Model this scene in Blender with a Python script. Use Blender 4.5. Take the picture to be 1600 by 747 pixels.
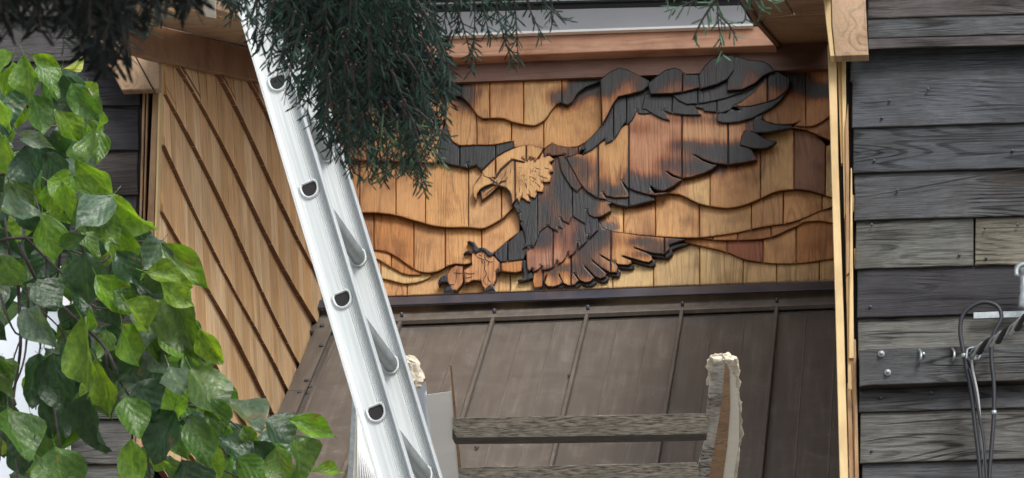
import bpy, bmesh, math, random
from mathutils import Vector, Matrix
from mathutils.geometry import delaunay_2d_cdt
random.seed(7)
sc = bpy.context.scene
for o in list(bpy.data.objects): bpy.data.objects.remove(o)
C = sc.collection
# ------------------------------------------------------------ camera, sky, sun, exposure
F = 6390.0; PITCH = math.radians(20.6); YAW = math.radians(6.58)
CAM = Vector((0, 0, 1.6))
FW = Vector((-math.sin(YAW)*math.cos(PITCH), math.cos(YAW)*math.cos(PITCH), math.sin(PITCH)))
RT = Vector((math.cos(YAW), math.sin(YAW), 0)); UP = RT.cross(FW)
cd = bpy.data.cameras.new('camera'); cam = bpy.data.objects.new('camera', cd); C.objects.link(cam)
cd.sensor_width = 36; cd.lens = F/1600*36; cd.clip_end = 5000; cd.clip_start = .1
cam.matrix_world = Matrix.Translation(CAM) @ Matrix((RT, UP, -FW)).transposed().to_4x4()
cd.dof.use_dof = True; cd.dof.focus_distance = 15.0; cd.dof.aperture_fstop = 44
sc.camera = cam
w = bpy.data.worlds.new('World'); sc.world = w; w.use_nodes = True
wn = w.node_tree; bg = wn.nodes['Background']
sky = wn.nodes.new('ShaderNodeTexSky'); sky.sky_type = 'NISHITA'; sky.sun_disc = False
SUN_EL, SUN_AZ = math.radians(44), math.radians(150)      # azimuth clockwise from +Y: behind the viewer, on the right
sky.sun_elevation = SUN_EL; sky.sun_rotation = SUN_AZ; sky.dust_density = 3.0; sky.air_density = 1.0
hs = wn.nodes.new('ShaderNodeHueSaturation'); hs.inputs['Saturation'].default_value = .35    # thin cloud
wn.links.new(sky.outputs[0], hs.inputs['Color']); wn.links.new(hs.outputs[0], bg.inputs[0])
bg.inputs[1].default_value = 0.15
sl = bpy.data.lights.new('sun', 'SUN'); sl.energy = 1.5; sl.angle = math.radians(18); sl.color = (1, .96, .9)
so = bpy.data.objects.new('sun', sl); C.objects.link(so)
sd = Vector((math.sin(SUN_AZ)*math.cos(SUN_EL), math.cos(SUN_AZ)*math.cos(SUN_EL), math.sin(SUN_EL)))
so.rotation_euler = sd.to_track_quat('Z', 'Y').to_euler()
sc.view_settings.view_transform = 'Standard'; sc.view_settings.look = 'None'
sc.view_settings.exposure = 0.68; sc.view_settings.gamma = 1
# ------------------------------------------------------------ measuring helpers
def ray(x, y): return FW + RT*((x-800)/F) - UP*((y-373.5)/F)
def onplane(x, y, P, n):
    r = ray(x, y); return CAM + r*((Vector(P)-CAM).dot(n)/r.dot(n))
def at(x, y, d): return CAM + ray(x, y)*d
YW = 15.8; YF = 12.47; XL = -2.634
NX = Vector((1, 0, 0)); NY = Vector((0, 1, 0)); NZ = Vector((0, 0, 1))
def wall(x, y, z=0): return onplane(x, y, (0, YW-z, 0), NY)
def front(x, y, z=0): return onplane(x, y, (0, YF-z, 0), NY)
def cheek(x, y, z=0): return onplane(x, y, (XL+z, 0, 0), NX)
SL = math.radians(37.4)
RN = Vector((0, -math.sin(SL), math.cos(SL)))                       # normal of the metal roof
RP = wall(950, 464)
def roof(x, y, z=0): return onplane(x, y, RP + RN*z, RN)
SA = math.radians(21)
SN = Vector((0, -math.sin(SA), math.cos(SA))); SP = cheek(393, 79)  # underside of the dormer roof
def soffit(x, y, z=0): return onplane(x, y, SP - SN*z, SN)
# ------------------------------------------------------------ object helpers
def props(o, label=None, cat=None, group=None, kind=None):
    for k, v in (('label', label), ('category', cat), ('group', group), ('kind', kind)):
        if v: o[k] = v
    return o
def thing(name, loc, label, cat, group=None):
    o = bpy.data.objects.new(name, None); C.objects.link(o); o.location = loc; o.empty_display_size = .1
    return props(o, label, cat, group)
def wloc(p):
    v = Vector((0, 0, 0))
    while p is not None: v += p.location; p = p.parent
    return v
def mesh(name, V, Fc, mat, parent=None, smooth=False, col=None, char=None, uv=None, mats=None, mi=None):
    V = [Vector(v) for v in V]
    c = sum(V, Vector())/len(V)
    me = bpy.data.meshes.new(name); me.from_pydata([v-c for v in V], [], Fc); me.validate()
    for m in (mats or [mat]): me.materials.append(m)
    if mi and len(mi) == len(me.polygons):
        me.polygons.foreach_set('material_index', mi)
    if smooth: me.polygons.foreach_set('use_smooth', [True]*len(me.polygons))
    if col is not None:
        a = me.color_attributes.new('Col', 'FLOAT_COLOR', 'POINT')
        cc = col if isinstance(col, list) else [col]*len(V)
        a.data.foreach_set('color', [x for q in cc for x in (q[0], q[1], q[2], 1)])
    if char is not None:
        a = me.attributes.new('char', 'FLOAT', 'POINT'); a.data.foreach_set('value', char)
    o = bpy.data.objects.new(name, me); C.objects.link(o)
    o.parent = parent; o.location = c - (wloc(parent) if parent else Vector())
    return o
def prism(name, pts, back, mat, parent=None, **k):
    """closed slab: front outline pts (world) and a back vector"""
    n = len(pts); V = [Vector(p) for p in pts]; V += [p+Vector(back) for p in V]
    Fc = [list(range(n)), list(range(2*n-1, n-1, -1))] + [[i, i+n, (i+1) % n+n, (i+1) % n] for i in range(n)]
    o = mesh(name, V, Fc, mat, parent, **k)
    bm = bmesh.new(); bm.from_mesh(o.data); bmesh.ops.recalc_face_normals(bm, faces=bm.faces); bm.to_mesh(o.data); bm.free()
    return o
def bevel(o, w, s=1):
    m = o.modifiers.new('bevel', 'BEVEL'); m.width = w; m.segments = s; m.limit_method = 'ANGLE'; return o
def tube_data(P, r, n=8, cap=True):
    P = [Vector(p) for p in P]; V = []; Fc = []; up = None
    for i, p in enumerate(P):
        t = (P[min(i+1, len(P)-1)] - P[max(i-1, 0)]).normalized()
        if up is None: up = t.orthogonal().normalized()
        up = (up - t*up.dot(t)).normalized(); b = t.cross(up)
        ri = r[i] if isinstance(r, (list, tuple)) else r
        for k in range(n):
            a = 2*math.pi*k/n; V.append(p + (up*math.cos(a)+b*math.sin(a))*ri)
    for i in range(len(P)-1):
        for k in range(n): Fc.append([i*n+k, i*n+(k+1) % n, (i+1)*n+(k+1) % n, (i+1)*n+k])
    if cap: Fc += [list(range(n-1, -1, -1)), list(range((len(P)-1)*n, len(P)*n))]
    return V, Fc
def tube(name, P, r, mat, parent=None, n=8, **k):
    V, Fc = tube_data(P, r, n); return mesh(name, V, Fc, mat, parent, smooth=True, **k)
def spline(P, step=6):
    """Catmull-Rom through 2D points, sampled about every step"""
    out = []
    for i in range(len(P)-1):
        p0 = P[max(i-1, 0)]; p1 = P[i]; p2 = P[i+1]; p3 = P[min(i+2, len(P)-1)]
        n = max(1, int(math.dist(p1, p2)/step))
        for k in range(n):
            t = k/n
            out.append(tuple(.5*((2*b)+(-a+c)*t+(2*a-5*b+4*c-d)*t*t+(-a+3*b-3*c+d)*t**3) for a, b, c, d in zip(p0, p1, p2, p3)))
    out.append(tuple(P[-1])); return out
# ------------------------------------------------------------ materials
def newmat(name):
    m = bpy.data.materials.new(name); m.use_nodes = True; nt = m.node_tree
    return m, nt, nt.nodes['Principled BSDF']
def nd(nt, t, **k):
    n = nt.nodes.new(t)
    for a, v in k.items():
        if a.startswith('i_'): n.inputs[a[2:].replace('_', ' ')].default_value = v
        else: setattr(n, a, v)
    return n
def ramp(nt, src, stops):
    r = nd(nt, 'ShaderNodeValToRGB'); e = r.color_ramp.elements
    while len(e) < len(stops): e.new(.5)
    for q, (p, c) in zip(e, stops): q.position = p; q.color = (*c, 1) if len(c) == 3 else c
    nt.links.new(src, r.inputs[0]); return r.outputs[0]
def g3(v): return (v, v, v)
def wood(name, axis, attr=True, base=(.4, .22, .1), lo=.72, hi=1.12, fine=90, rough=.55, bump=.35, weather=0, coat=0, big=.35, warp=3.5, ring=.3, ringf=60):
    """axis: direction of the grain"""
    m, nt, bs = newmat(name); L = nt.links.new
    tc = nd(nt, 'ShaderNodeTexCoord'); oi = nd(nt, 'ShaderNodeObjectInfo')
    off = nd(nt, 'ShaderNodeVectorMath', operation='SCALE'); cmb = nd(nt, 'ShaderNodeCombineXYZ')
    L(oi.outputs['Random'], cmb.inputs[0]); L(oi.outputs['Random'], cmb.inputs[2]); L(cmb.outputs[0], off.inputs[0]); off.inputs['Scale'].default_value = 37
    add = nd(nt, 'ShaderNodeVectorMath', operation='ADD'); L(tc.outputs['Object'], add.inputs[0]); L(off.outputs[0], add.inputs[1])
    sc1 = [fine]*3; sc1[axis] = fine*.045
    mp = nd(nt, 'ShaderNodeMapping'); mp.inputs['Scale'].default_value = sc1; L(add.outputs[0], mp.inputs[0])
    # slow warp so the grain flows
    wp = nd(nt, 'ShaderNodeTexNoise', i_Scale=5.0, i_Detail=2.0); L(add.outputs[0], wp.inputs['Vector'])
    wv = nd(nt, 'ShaderNodeVectorMath', operation='SCALE'); L(wp.outputs['Color'], wv.inputs[0]); wv.inputs['Scale'].default_value = warp
    ad2 = nd(nt, 'ShaderNodeVectorMath', operation='ADD'); L(mp.outputs[0], ad2.inputs[0]); L(wv.outputs[0], ad2.inputs[1])
    n1 = nd(nt, 'ShaderNodeTexNoise', i_Scale=1.0, i_Detail=8.0, i_Roughness=.66); L(ad2.outputs[0], n1.inputs['Vector'])
    # rings
    sc2 = [26]*3; sc2[axis] = 2.2
    m2 = nd(nt, 'ShaderNodeMapping'); m2.inputs['Scale'].default_value = sc2; L(add.outputs[0], m2.inputs[0])
    rg = nd(nt, 'ShaderNodeTexNoise', i_Scale=.35, i_Detail=1.0); L(m2.outputs[0], rg.inputs['Vector'])
    mu = nd(nt, 'ShaderNodeMath', operation='MULTIPLY'); L(rg.outputs['Fac'], mu.inputs[0]); mu.inputs[1].default_value = ringf
    sn = nd(nt, 'ShaderNodeMath', operation='SINE'); L(mu.outputs[0], sn.inputs[0])
    rr = nd(nt, 'ShaderNodeMapRange'); L(sn.outputs[0], rr.inputs[0]); rr.inputs[1].default_value = -1; rr.inputs[3].default_value = 0; rr.inputs[4].default_value = 1
    thin = ramp(nt, rr.outputs[0], [(.62, g3(1)), (.97, g3(0))])
    mkn = nd(nt, 'ShaderNodeTexNoise', i_Scale=3.3, i_Detail=1.0); L(add.outputs[0], mkn.inputs['Vector'])
    mk = nd(nt, 'ShaderNodeMapRange'); L(mkn.outputs['Fac'], mk.inputs[0]); mk.inputs[1].default_value = .42; mk.inputs[2].default_value = .6; mk.inputs[3].default_value = 1; mk.inputs[4].default_value = 0
    tl_ = nd(nt, 'ShaderNodeMath', operation='MAXIMUM'); L(thin, tl_.inputs[0]); L(mk.outputs[0], tl_.inputs[1])     # 1 = plain wood, 0 = ring line
    inv = nd(nt, 'ShaderNodeMath', operation='MULTIPLY_ADD'); L(tl_.outputs[0], inv.inputs[0]); inv.inputs[1].default_value = ring; inv.inputs[2].default_value = -ring
    gsum = nd(nt, 'ShaderNodeMath', operation='ADD'); L(n1.outputs['Fac'], gsum.inputs[0]); L(inv.outputs[0], gsum.inputs[1])
    grain = gsum.outputs[0]
    val = nd(nt, 'ShaderNodeMapRange'); L(grain, val.inputs[0]); val.inputs[1].default_value = .3; val.inputs[2].default_value = .7; val.clamp = False
    val.inputs[3].default_value = lo; val.inputs[4].default_value = hi
    if attr:
        at_ = nd(nt, 'ShaderNodeAttribute', attribute_name='Col'); basec = at_.outputs['Color']
    else:
        rgb = nd(nt, 'ShaderNodeRGB'); rgb.outputs[0].default_value = (*base, 1); basec = rgb.outputs[0]
    # blotches: redder / paler patches
    bl = nd(nt, 'ShaderNodeTexNoise', i_Scale=7.0, i_Detail=3.0); L(add.outputs[0], bl.inputs['Vector'])
    tint = ramp(nt, bl.outputs['Fac'], [(.3, (1-big, 1-big*1.25, 1-big*1.45)), (.5, g3(1)), (.72, (1+big*.35, 1+big*.4, 1+big*.5))])
    c1 = nd(nt, 'ShaderNodeMix', data_type='RGBA', blend_type='MULTIPLY'); c1.inputs[0].default_value = 1
    L(basec, c1.inputs[6]); L(tint, c1.inputs[7])
    c2 = nd(nt, 'ShaderNodeVectorMath', operation='SCALE'); L(c1.outputs[2], c2.inputs[0]); L(val.outputs[0], c2.inputs['Scale'])
    outc = c2.outputs[0]
    if attr:
        ch = nd(nt, 'ShaderNodeAttribute', attribute_name='char')
        k = nd(nt, 'ShaderNodeMapRange'); L(grain, k.inputs[0]); k.inputs[1].default_value = .3; k.inputs[2].default_value = .7; k.inputs[3].default_value = .14; k.inputs[4].default_value = -.14
        # burn eats irregularly along the grain
        s1 = nd(nt, 'ShaderNodeMath', operation='MULTIPLY_ADD'); L(ch.outputs['Fac'], s1.inputs[0]); s1.inputs[1].default_value = 1.25; L(k.outputs[0], s1.inputs[2])
        gate = nd(nt, 'ShaderNodeMath', operation='MULTIPLY'); L(ch.outputs['Fac'], gate.inputs[0]); gate.inputs[1].default_value = 5; gate.use_clamp = True
        s2 = nd(nt, 'ShaderNodeMath', operation='MULTIPLY', use_clamp=True); L(s1.outputs[0], s2.inputs[0]); L(gate.outputs[0], s2.inputs[1])
        burn = ramp(nt, s2.outputs[0], [(0, g3(1)), (.3, (.74, .56, .42)), (.62, (.19, .125, .10)), (.95, (.05, .095, .21))])
        c3 = nd(nt, 'ShaderNodeMix', data_type='RGBA', blend_type='MULTIPLY'); c3.inputs[0].default_value = 1
        rg_ = nd(nt, 'ShaderNodeMapRange'); L(s2.outputs[0], rg_.inputs[0]); rg_.inputs[3].default_value = rough; rg_.inputs[4].default_value = rough*.62; L(rg_.outputs[0], bs.inputs['Roughness'])
        L(outc, c3.inputs[6]); L(burn, c3.inputs[7]); outc = c3.outputs[2]
    if weather:
        wt = nd(nt, 'ShaderNodeTexNoise', i_Scale=2.5, i_Detail=6.0, i_Roughness=.65); L(add.outputs[0], wt.inputs['Vector'])
        wc = ramp(nt, wt.outputs['Fac'], [(.35, g3(1-weather)), (.55, g3(1)), (.7, (1+weather*.9, 1+weather*.85, 1+weather*.7))])
        c4 = nd(nt, 'ShaderNodeMix', data_type='RGBA', blend_type='MULTIPLY'); c4.inputs[0].default_value = 1
        L(outc, c4.inputs[6]); L(wc, c4.inputs[7]); outc = c4.outputs[2]
    L(outc, bs.inputs['Base Color'])
    bs.inputs['Roughness'].default_value = rough; bs.inputs['Specular IOR Level'].default_value = .35
    if coat: bs.inputs['Coat Weight'].default_value = coat; bs.inputs['Coat Roughness'].default_value = .35
    bp = nd(nt, 'ShaderNodeBump', i_Strength=bump, i_Distance=.004); L(grain, bp.inputs['Height']); L(bp.outputs[0], bs.inputs['Normal'])
    return m
M = {}
M['cedar'] = wood('cedar_vertical', 2, coat=.12, bump=.7, lo=.74, hi=1.12, ring=.26, fine=150, ringf=85, warp=5)
M['cedar_side'] = wood('cedar_side', 2, lo=.66, hi=1.14, fine=44, big=.12, bump=.3, warp=1.0, ring=.08)
M['board_y'] = wood('cedar_board_deep', 1, attr=False, base=(.25, .135, .07), lo=.85, hi=1.1, big=.3)
M['board_tan'] = wood('tan_board', 1, attr=False, base=(.34, .23, .14), lo=.8, hi=1.1, big=.3)
M['frieze'] = wood('frieze_board', 0, attr=False, base=(.16, .085, .062), lo=.85, hi=1.1, big=.2)
M['salmon'] = wood('salmon_board', 0, attr=False, base=(.62, .35, .23), lo=.85, hi=1.12, big=.25)
M['trim'] = wood('pale_trim', 2, attr=False, base=(.58, .43, .22), lo=.88, hi=1.06, big=.15, fine=50)
M['trim_brown'] = wood('brown_trim', 2, attr=False, base=(.34, .21, .11), lo=.7, hi=1.1)
M['siding'] = wood('weathered_siding', 0, lo=.45, hi=1.5, fine=210, rough=.8, bump=1.0, weather=.4, big=.2, warp=4, ring=.3, ringf=130)
M['ladder_wood'] = wood('grey_flaking_wood', 2, attr=False, base=(.62, .60, .56), lo=.4, hi=1.2, fine=50, rough=.85, bump=1, weather=.4)
M['rung_wood'] = None
M['raw_wood'] = wood('raw_brown_wood', 2, attr=False, base=(.36, .21, .10), lo=.6, hi=1.15)
def plain(name, c, rough=.5, metal=0, noise=0, nscale=8, stretch=None, bump=0, spec=.5):
    m, nt, bs = newmat(name); L = nt.links.new
    bs.inputs['Roughness'].default_value = rough; bs.inputs['Metallic'].default_value = metal
    bs.inputs['Base Color'].default_value = (*c, 1); bs.inputs['Specular IOR Level'].default_value = spec
    if noise or bump:
        tc = nd(nt, 'ShaderNodeTexCoord'); mp = nd(nt, 'ShaderNodeMapping'); L(tc.outputs['Object'], mp.inputs[0])
        if stretch: mp.inputs['Scale'].default_value = stretch
        n = nd(nt, 'ShaderNodeTexNoise', i_Scale=nscale, i_Detail=6.0, i_Roughness=.62); L(mp.outputs[0], n.inputs['Vector'])
        if noise:
            r = ramp(nt, n.outputs['Fac'], [(.32, tuple(x*(1-noise) for x in c)), (.55, c), (.75, tuple(min(1, x*(1+noise)) for x in c))])
            L(r, bs.inputs['Base Color'])
        if bump:
            b = nd(nt, 'ShaderNodeBump', i_Strength=bump, i_Distance=.003); L(n.outputs['Fac'], b.inputs['Height']); L(b.outputs[0], bs.inputs['Normal'])
    return m
M['burnt'] = plain('burnt_line', (.025, .015, .012), .8)
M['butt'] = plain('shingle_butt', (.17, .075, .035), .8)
M['black'] = plain('dark_backing', (.012, .011, .012), .9)
M['claw'] = plain('charred_claw', (.03, .026, .03), .5, noise=.4, nscale=30, bump=.4)
M['alu'] = plain('brushed_aluminium', (.50, .535, .54), .55, .2, noise=.14, nscale=1, stretch=(150, 150, 3), bump=.15)
M['alu_in'] = plain('dull_aluminium', (.34, .36, .36), .45, .7, noise=.2, nscale=20)
M['galv'] = plain('galvanised_steel', (.34, .38, .40), .45, .6, noise=.25, nscale=60)
M['steel_dark'] = plain('dark_flashing', (.06, .065, .09), .38, .2, noise=.3, nscale=6, spec=.6)
M['grey_sheet'] = plain('grey_metal_sheet', (.50, .53, .58), .5, .2, noise=.06, nscale=3)
M['white'] = plain('white_channel', (.88, .9, .91), .5, noise=.05, nscale=6)
M['white_blue'] = plain('blue_white_sheet', (.56, .64, .78), .5)
M['cream'] = plain('cream_paint', (.78, .76, .68), .6, noise=.08, nscale=10)
M['rung_wood'] = plain('mossy_wood', (.42, .39, .34), .9, noise=.93, nscale=80, stretch=(.4, 1, 1.2), bump=1)
M['rag'] = plain('ragged_foam', (.58, .52, .42), .95, noise=.3, nscale=40, bump=1)
M['rubber'] = plain('black_cable', (.018, .02, .026), .45, spec=.35)
M['cable_grey'] = plain('grey_cable', (.32, .34, .34), .5)
M['bark'] = plain('twig_bark', (.05, .035, .035), .7, noise=.4, nscale=60)
M['needle'] = None
def roofmat():
    m, nt, bs = newmat('brown_metal_roof'); L = nt.links.new
    tc = nd(nt, 'ShaderNodeTexCoord'); mp = nd(nt, 'ShaderNodeMapping'); L(tc.outputs['Object'], mp.inputs[0]); mp.inputs['Scale'].default_value = (34, 1.6, 1.6)
    oi = nd(nt, 'ShaderNodeObjectInfo'); L(oi.outputs['Random'], mp.inputs['Location'])
    n = nd(nt, 'ShaderNodeTexNoise', i_Scale=1.2, i_Detail=5.0, i_Roughness=.6); L(mp.outputs[0], n.inputs['Vector'])
    n2 = nd(nt, 'ShaderNodeTexNoise', i_Scale=5, i_Detail=8.0, i_Roughness=.7, i_Distortion=1.2); L(tc.outputs['Object'], n2.inputs['Vector'])
    a = ramp(nt, n.outputs['Fac'], [(.3, (.105, .092, .080)), (.52, (.122, .107, .094)), (.68, (.155, .138, .122))])
    b = ramp(nt, n2.outputs['Fac'], [(.42, (.9, .9, .9)), (.56, g3(1)), (.66, (1.15, 1.15, 1.13)), (.76, (1.6, 1.55, 1.45))])
    c = nd(nt, 'ShaderNodeMix', data_type='RGBA', blend_type='MULTIPLY'); c.inputs[0].default_value = 1; L(a, c.inputs[6]); L(b, c.inputs[7])
    n3 = nd(nt, 'ShaderNodeTexNoise', i_Scale=11, i_Detail=2.0, i_Distortion=2.5); L(tc.outputs['Object'], n3.inputs['Vector'])
    sc_ = ramp(nt, n3.outputs['Fac'], [(.488, g3(0)), (.5, g3(1)), (.512, g3(0))]); mk = ramp(nt, n2.outputs['Fac'], [(.54, g3(0)), (.62, g3(.5))])
    mm = nd(nt, 'ShaderNodeMath', operation='MULTIPLY'); L(sc_, mm.inputs[0]); L(mk, mm.inputs[1])
    c5 = nd(nt, 'ShaderNodeMix', data_type='RGBA'); L(mm.outputs[0], c5.inputs[0]); L(c.outputs[2], c5.inputs[6]); c5.inputs[7].default_value = (.36, .31, .27, 1)
    L(c5.outputs[2], bs.inputs['Base Color'])
    rr = nd(nt, 'ShaderNodeMapRange'); L(n2.outputs['Fac'], rr.inputs[0]); rr.inputs[3].default_value = .3; rr.inputs[4].default_value = .6; L(rr.outputs[0], bs.inputs['Roughness'])
    bs.inputs['Specular IOR Level'].default_value = .6
    bp = nd(nt, 'ShaderNodeBump', i_Strength=.12, i_Distance=.01); L(n2.outputs['Fac'], bp.inputs['Height']); L(bp.outputs[0], bs.inputs['Normal'])
    return m
M['roof'] = roofmat()
def leafmat():
    m, nt, bs = newmat('leaf'); L = nt.links.new
    oi = nd(nt, 'ShaderNodeObjectInfo'); tc = nd(nt, 'ShaderNodeTexCoord')
    n = nd(nt, 'ShaderNodeTexNoise', i_Scale=5.0, i_Detail=5.0, i_Roughness=.6, i_Distortion=1.0)
    mp = nd(nt, 'ShaderNodeMapping'); L(tc.outputs['Object'], mp.inputs[0]); L(oi.outputs['Random'], mp.inputs['Location']); L(mp.outputs[0], n.inputs['Vector'])
    r = ramp(nt, n.outputs['Fac'], [(.3, (.45, .55, .6)), (.5, g3(1)), (.7, (1.6, 1.35, 1.1))])
    c = nd(nt, 'ShaderNodeMix', data_type='RGBA', blend_type='MULTIPLY'); c.inputs[0].default_value = 1
    L(oi.outputs['Color'], c.inputs[6]); L(r, c.inputs[7])
    # veins: curved side veins from the midrib
    sx = nd(nt, 'ShaderNodeSeparateXYZ'); L(tc.outputs['Object'], sx.inputs[0])
    ab = nd(nt, 'ShaderNodeMath', operation='ABSOLUTE'); L(sx.outputs[0], ab.inputs[0])
    p = nd(nt, 'ShaderNodeMath', operation='MULTIPLY_ADD'); L(ab.outputs[0], p.inputs[0]); p.inputs[1].default_value = -1.1; L(sx.outputs[1], p.inputs[2])
    fq = nd(nt, 'ShaderNodeMath', operation='MULTIPLY'); L(p.outputs[0], fq.inputs[0]); fq.inputs[1].default_value = 30
    s = nd(nt, 'ShaderNodeMath', operation='SINE'); L(fq.outputs[0], s.inputs[0])
    vr = ramp(nt, s.outputs[0], [(0, g3(1)), (.8, g3(1)), (1.0, (1.05, 1.05, 1.04))])
    c2 = nd(nt, 'ShaderNodeMix', data_type='RGBA', blend_type='MULTIPLY'); c2.inputs[0].default_value = .8
    L(c.outputs[2], c2.inputs[6]); L(vr, c2.inputs[7])
    mr_ = ramp(nt, ab.outputs[0], [(0, (1.6, 1.5, 1.3)), (.025, g3(1))])
    c9 = nd(nt, 'ShaderNodeMix', data_type='RGBA', blend_type='MULTIPLY'); c9.inputs[0].default_value = 1; L(c2.outputs[2], c9.inputs[6]); L(mr_, c9.inputs[7])
    bl_ = nd(nt, 'ShaderNodeTexNoise', i_Scale=2.2, i_Detail=2.0); L(mp.outputs[0], bl_.inputs['Vector']); bm_ = ramp(nt, bl_.outputs['Fac'], [(.70, g3(0)), (.76, g3(.8))])
    c8 = nd(nt, 'ShaderNodeMix', data_type='RGBA'); L(bm_, c8.inputs[0]); L(c9.outputs[2], c8.inputs[6]); c8.inputs[7].default_value = (.16, .08, .03, 1); c2 = c8
    L(c2.outputs[2], bs.inputs['Base Color']); bs.inputs['Roughness'].default_value = .33; bs.inputs['Specular IOR Level'].default_value = .7
    tr = nd(nt, 'ShaderNodeBsdfTranslucent'); hs = nd(nt, 'ShaderNodeMix', data_type='RGBA', blend_type='MULTIPLY'); hs.inputs[0].default_value = 1
    L(c2.outputs[2], hs.inputs[6]); hs.inputs[7].default_value = (2.0, 1.9, .7, 1); L(hs.outputs[2], tr.inputs[0])
    ad = nd(nt, 'ShaderNodeMath', operation='MULTIPLY_ADD'); L(n.outputs['Fac'], ad.inputs[0]); ad.inputs[1].default_value = 3.5; s3 = nd(nt, 'ShaderNodeMath', operation='MULTIPLY'); L(s.outputs[0], s3.inputs[0]); s3.inputs[1].default_value = .35; L(s3.outputs[0], ad.inputs[2])
    bp = nd(nt, 'ShaderNodeBump', i_Strength=.35, i_Distance=.003); L(ad.outputs[0], bp.inputs['Height']); L(bp.outputs[0], bs.inputs['Normal'])
    mx = nd(nt, 'ShaderNodeMixShader'); mx.inputs[0].default_value = .35
    L(bs.outputs[0], mx.inputs[1]); L(tr.outputs[0], mx.inputs[2])
    L(mx.outputs[0], nt.nodes['Material Output'].inputs[0]); return m
M['leaf'] = leafmat()
def needlemat():
    m, nt, bs = newmat('needles'); L = nt.links.new
    a = nd(nt, 'ShaderNodeAttribute', attribute_name='Col'); L(a.outputs['Color'], bs.inputs['Base Color'])
    bs.inputs['Roughness'].default_value = .75; bs.inputs['Specular IOR Level'].default_value = .15; return m
M['needle'] = needlemat()
# ------------------------------------------------------------ pieces of the shingled wall
def inside(p, poly):
    x, y = p; r = False; n = len(poly)
    for i in range(n):
        x1, y1 = poly[i]; x2, y2 = poly[(i+1) % n]
        if (y1 > y) != (y2 > y) and x < (x2-x1)*(y-y1)/(y2-y1)+x1: r = not r
    return r
def dist(p, poly):
    best = 1e9; n = len(poly); px, py = p
    for i in range(n):
        x1, y1 = poly[i]; x2, y2 = poly[(i+1) % n]; dx, dy = x2-x1, y2-y1; l = dx*dx+dy*dy
        t = 0 if l == 0 else max(0, min(1, ((px-x1)*dx+(py-y1)*dy)/l))
        best = min(best, math.hypot(px-x1-t*dx, py-y1-t*dy))
    return best
def clip(poly, f):
    out = []; n = len(poly)
    for i in range(n):
        a, b = poly[i], poly[(i+1) % n]; fa, fb = f(a), f(b)
        if fa >= 0: out.append(a)
        if (fa >= 0) != (fb >= 0):
            t = fa/(fa-fb); out.append((a[0]+(b[0]-a[0])*t, a[1]+(b[1]-a[1])*t))
    return out
def strip(poly, xa, xb):
    """part between two nearly vertical joints"""
    p = clip(poly, lambda q: q[0]-xa) if xa is not None else poly
    return clip(p, lambda q: xb-q[0]) if xb is not None else p
def resample(poly, step):
    out = []; n = len(poly)
    for i in range(n):
        a, b = poly[i], poly[(i+1) % n]; d = math.dist(a, b)
        if d < .15: continue
        k = max(1, int(d/step)); out += [(a[0]+(b[0]-a[0])*j/k, a[1]+(b[1]-a[1])*j/k) for j in range(k)]
    return out
BLOBS = []   # burnt areas: x, y, rx, ry, strength
def burn_at(x, y):
    s = 0
    for bx, by, rx, ry, k in BLOBS:
        q = ((x-bx)/rx)**2+((y-by)/ry)**2
        if q < 5: s = 1-(1-s)*(1-k*math.exp(-q*.85))
    return s
def piece(name, poly, z, thick, col, parent, tilt=0, char=0, edge=.16, grid=5.0, mat=None, P=wall, rim=.0018, blobs=True, lip=None):
    """relief piece: outline in photo pixels unprojected to the wall, z metres proud, thick metres deep"""
    b = resample(poly, 4.0)
    if len(b) < 3: return None
    xs = [p[0] for p in b]; ys = [p[1] for p in b]
    if max(xs)-min(xs) < 1.2 or max(ys)-min(ys) < 1.2: return None
    n = len(b); area = sum(b[i][0]*b[(i+1) % n][1]-b[(i+1) % n][0]*b[i][1] for i in range(n))
    if abs(area) < 8: return None
    if area < 0: b.reverse()
    pts = list(b)
    for i in range(n):                                  # ring just inside the edge
        a, c = b[i-1], b[(i+1) % n]; dx, dy = c[0]-a[0], c[1]-a[1]; l = math.hypot(dx, dy) or 1
        q = (b[i][0]-dy/l*1.5, b[i][1]+dx/l*1.5)
        if inside(q, b) and dist(q, b) > 1.1: pts.append(q)
    y = min(ys)+grid/2
    while y < max(ys):
        x = min(xs)+grid/2
        while x < max(xs):
            q = (x+random.uniform(-.7, .7), y+random.uniform(-.7, .7))
            if inside(q, b) and dist(q, b) > 3.2: pts.append(q)
            x += grid
        y += grid
    v, e, fc, ov, oe, of = delaunay_2d_cdt([Vector(p) for p in pts], [], [list(range(n))], 1, 1e-4)
    y0, y1 = min(ys), max(ys); V = []; ch = []
    for p in v:
        d = dist(p, b); zz = z - tilt*(y1-p[1])/max(1, y1-y0)
        if d < .8: zz -= rim
        V.append(P(p[0], p[1], zz))
        c = char; c = max(c, burn_at(*p) if blobs else 0)
        if d < .8: c = max(c, edge*1.5)
        elif d < 3.4: c = max(c, edge*.3)
        ch.append(min(1, c))
    # side walls from the boundary edges of the triangulation
    cnt = {}
    for f in fc:
        for i in range(len(f)):
            k = (f[i], f[(i+1) % len(f)]); cnt[k] = cnt.get(k, 0)+1
    F2 = [list(f) for f in fc]
    bmap = {}
    nrm = {wall: Vector((0, 1, 0)), front: Vector((0, 1, 0)), cheek: Vector((-1, 0, 0))}[P]
    for (a, c) in list(cnt):
        if (c, a) in cnt: continue
        for q in (a, c):
            if q not in bmap: bmap[q] = len(V); V.append(V[q]+nrm*thick); ch.append(max(ch[q], .55 if edge else ch[q]))
        F2.append([c, a, bmap[a], bmap[c]])
    jk = random.uniform(.9, 1.1); jit = [q*jk*random.uniform(.985, 1.015) for q in col]
    o = mesh(name, V, F2, mat or M['cedar'], parent, col=tuple(jit), char=ch)
    return o
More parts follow.
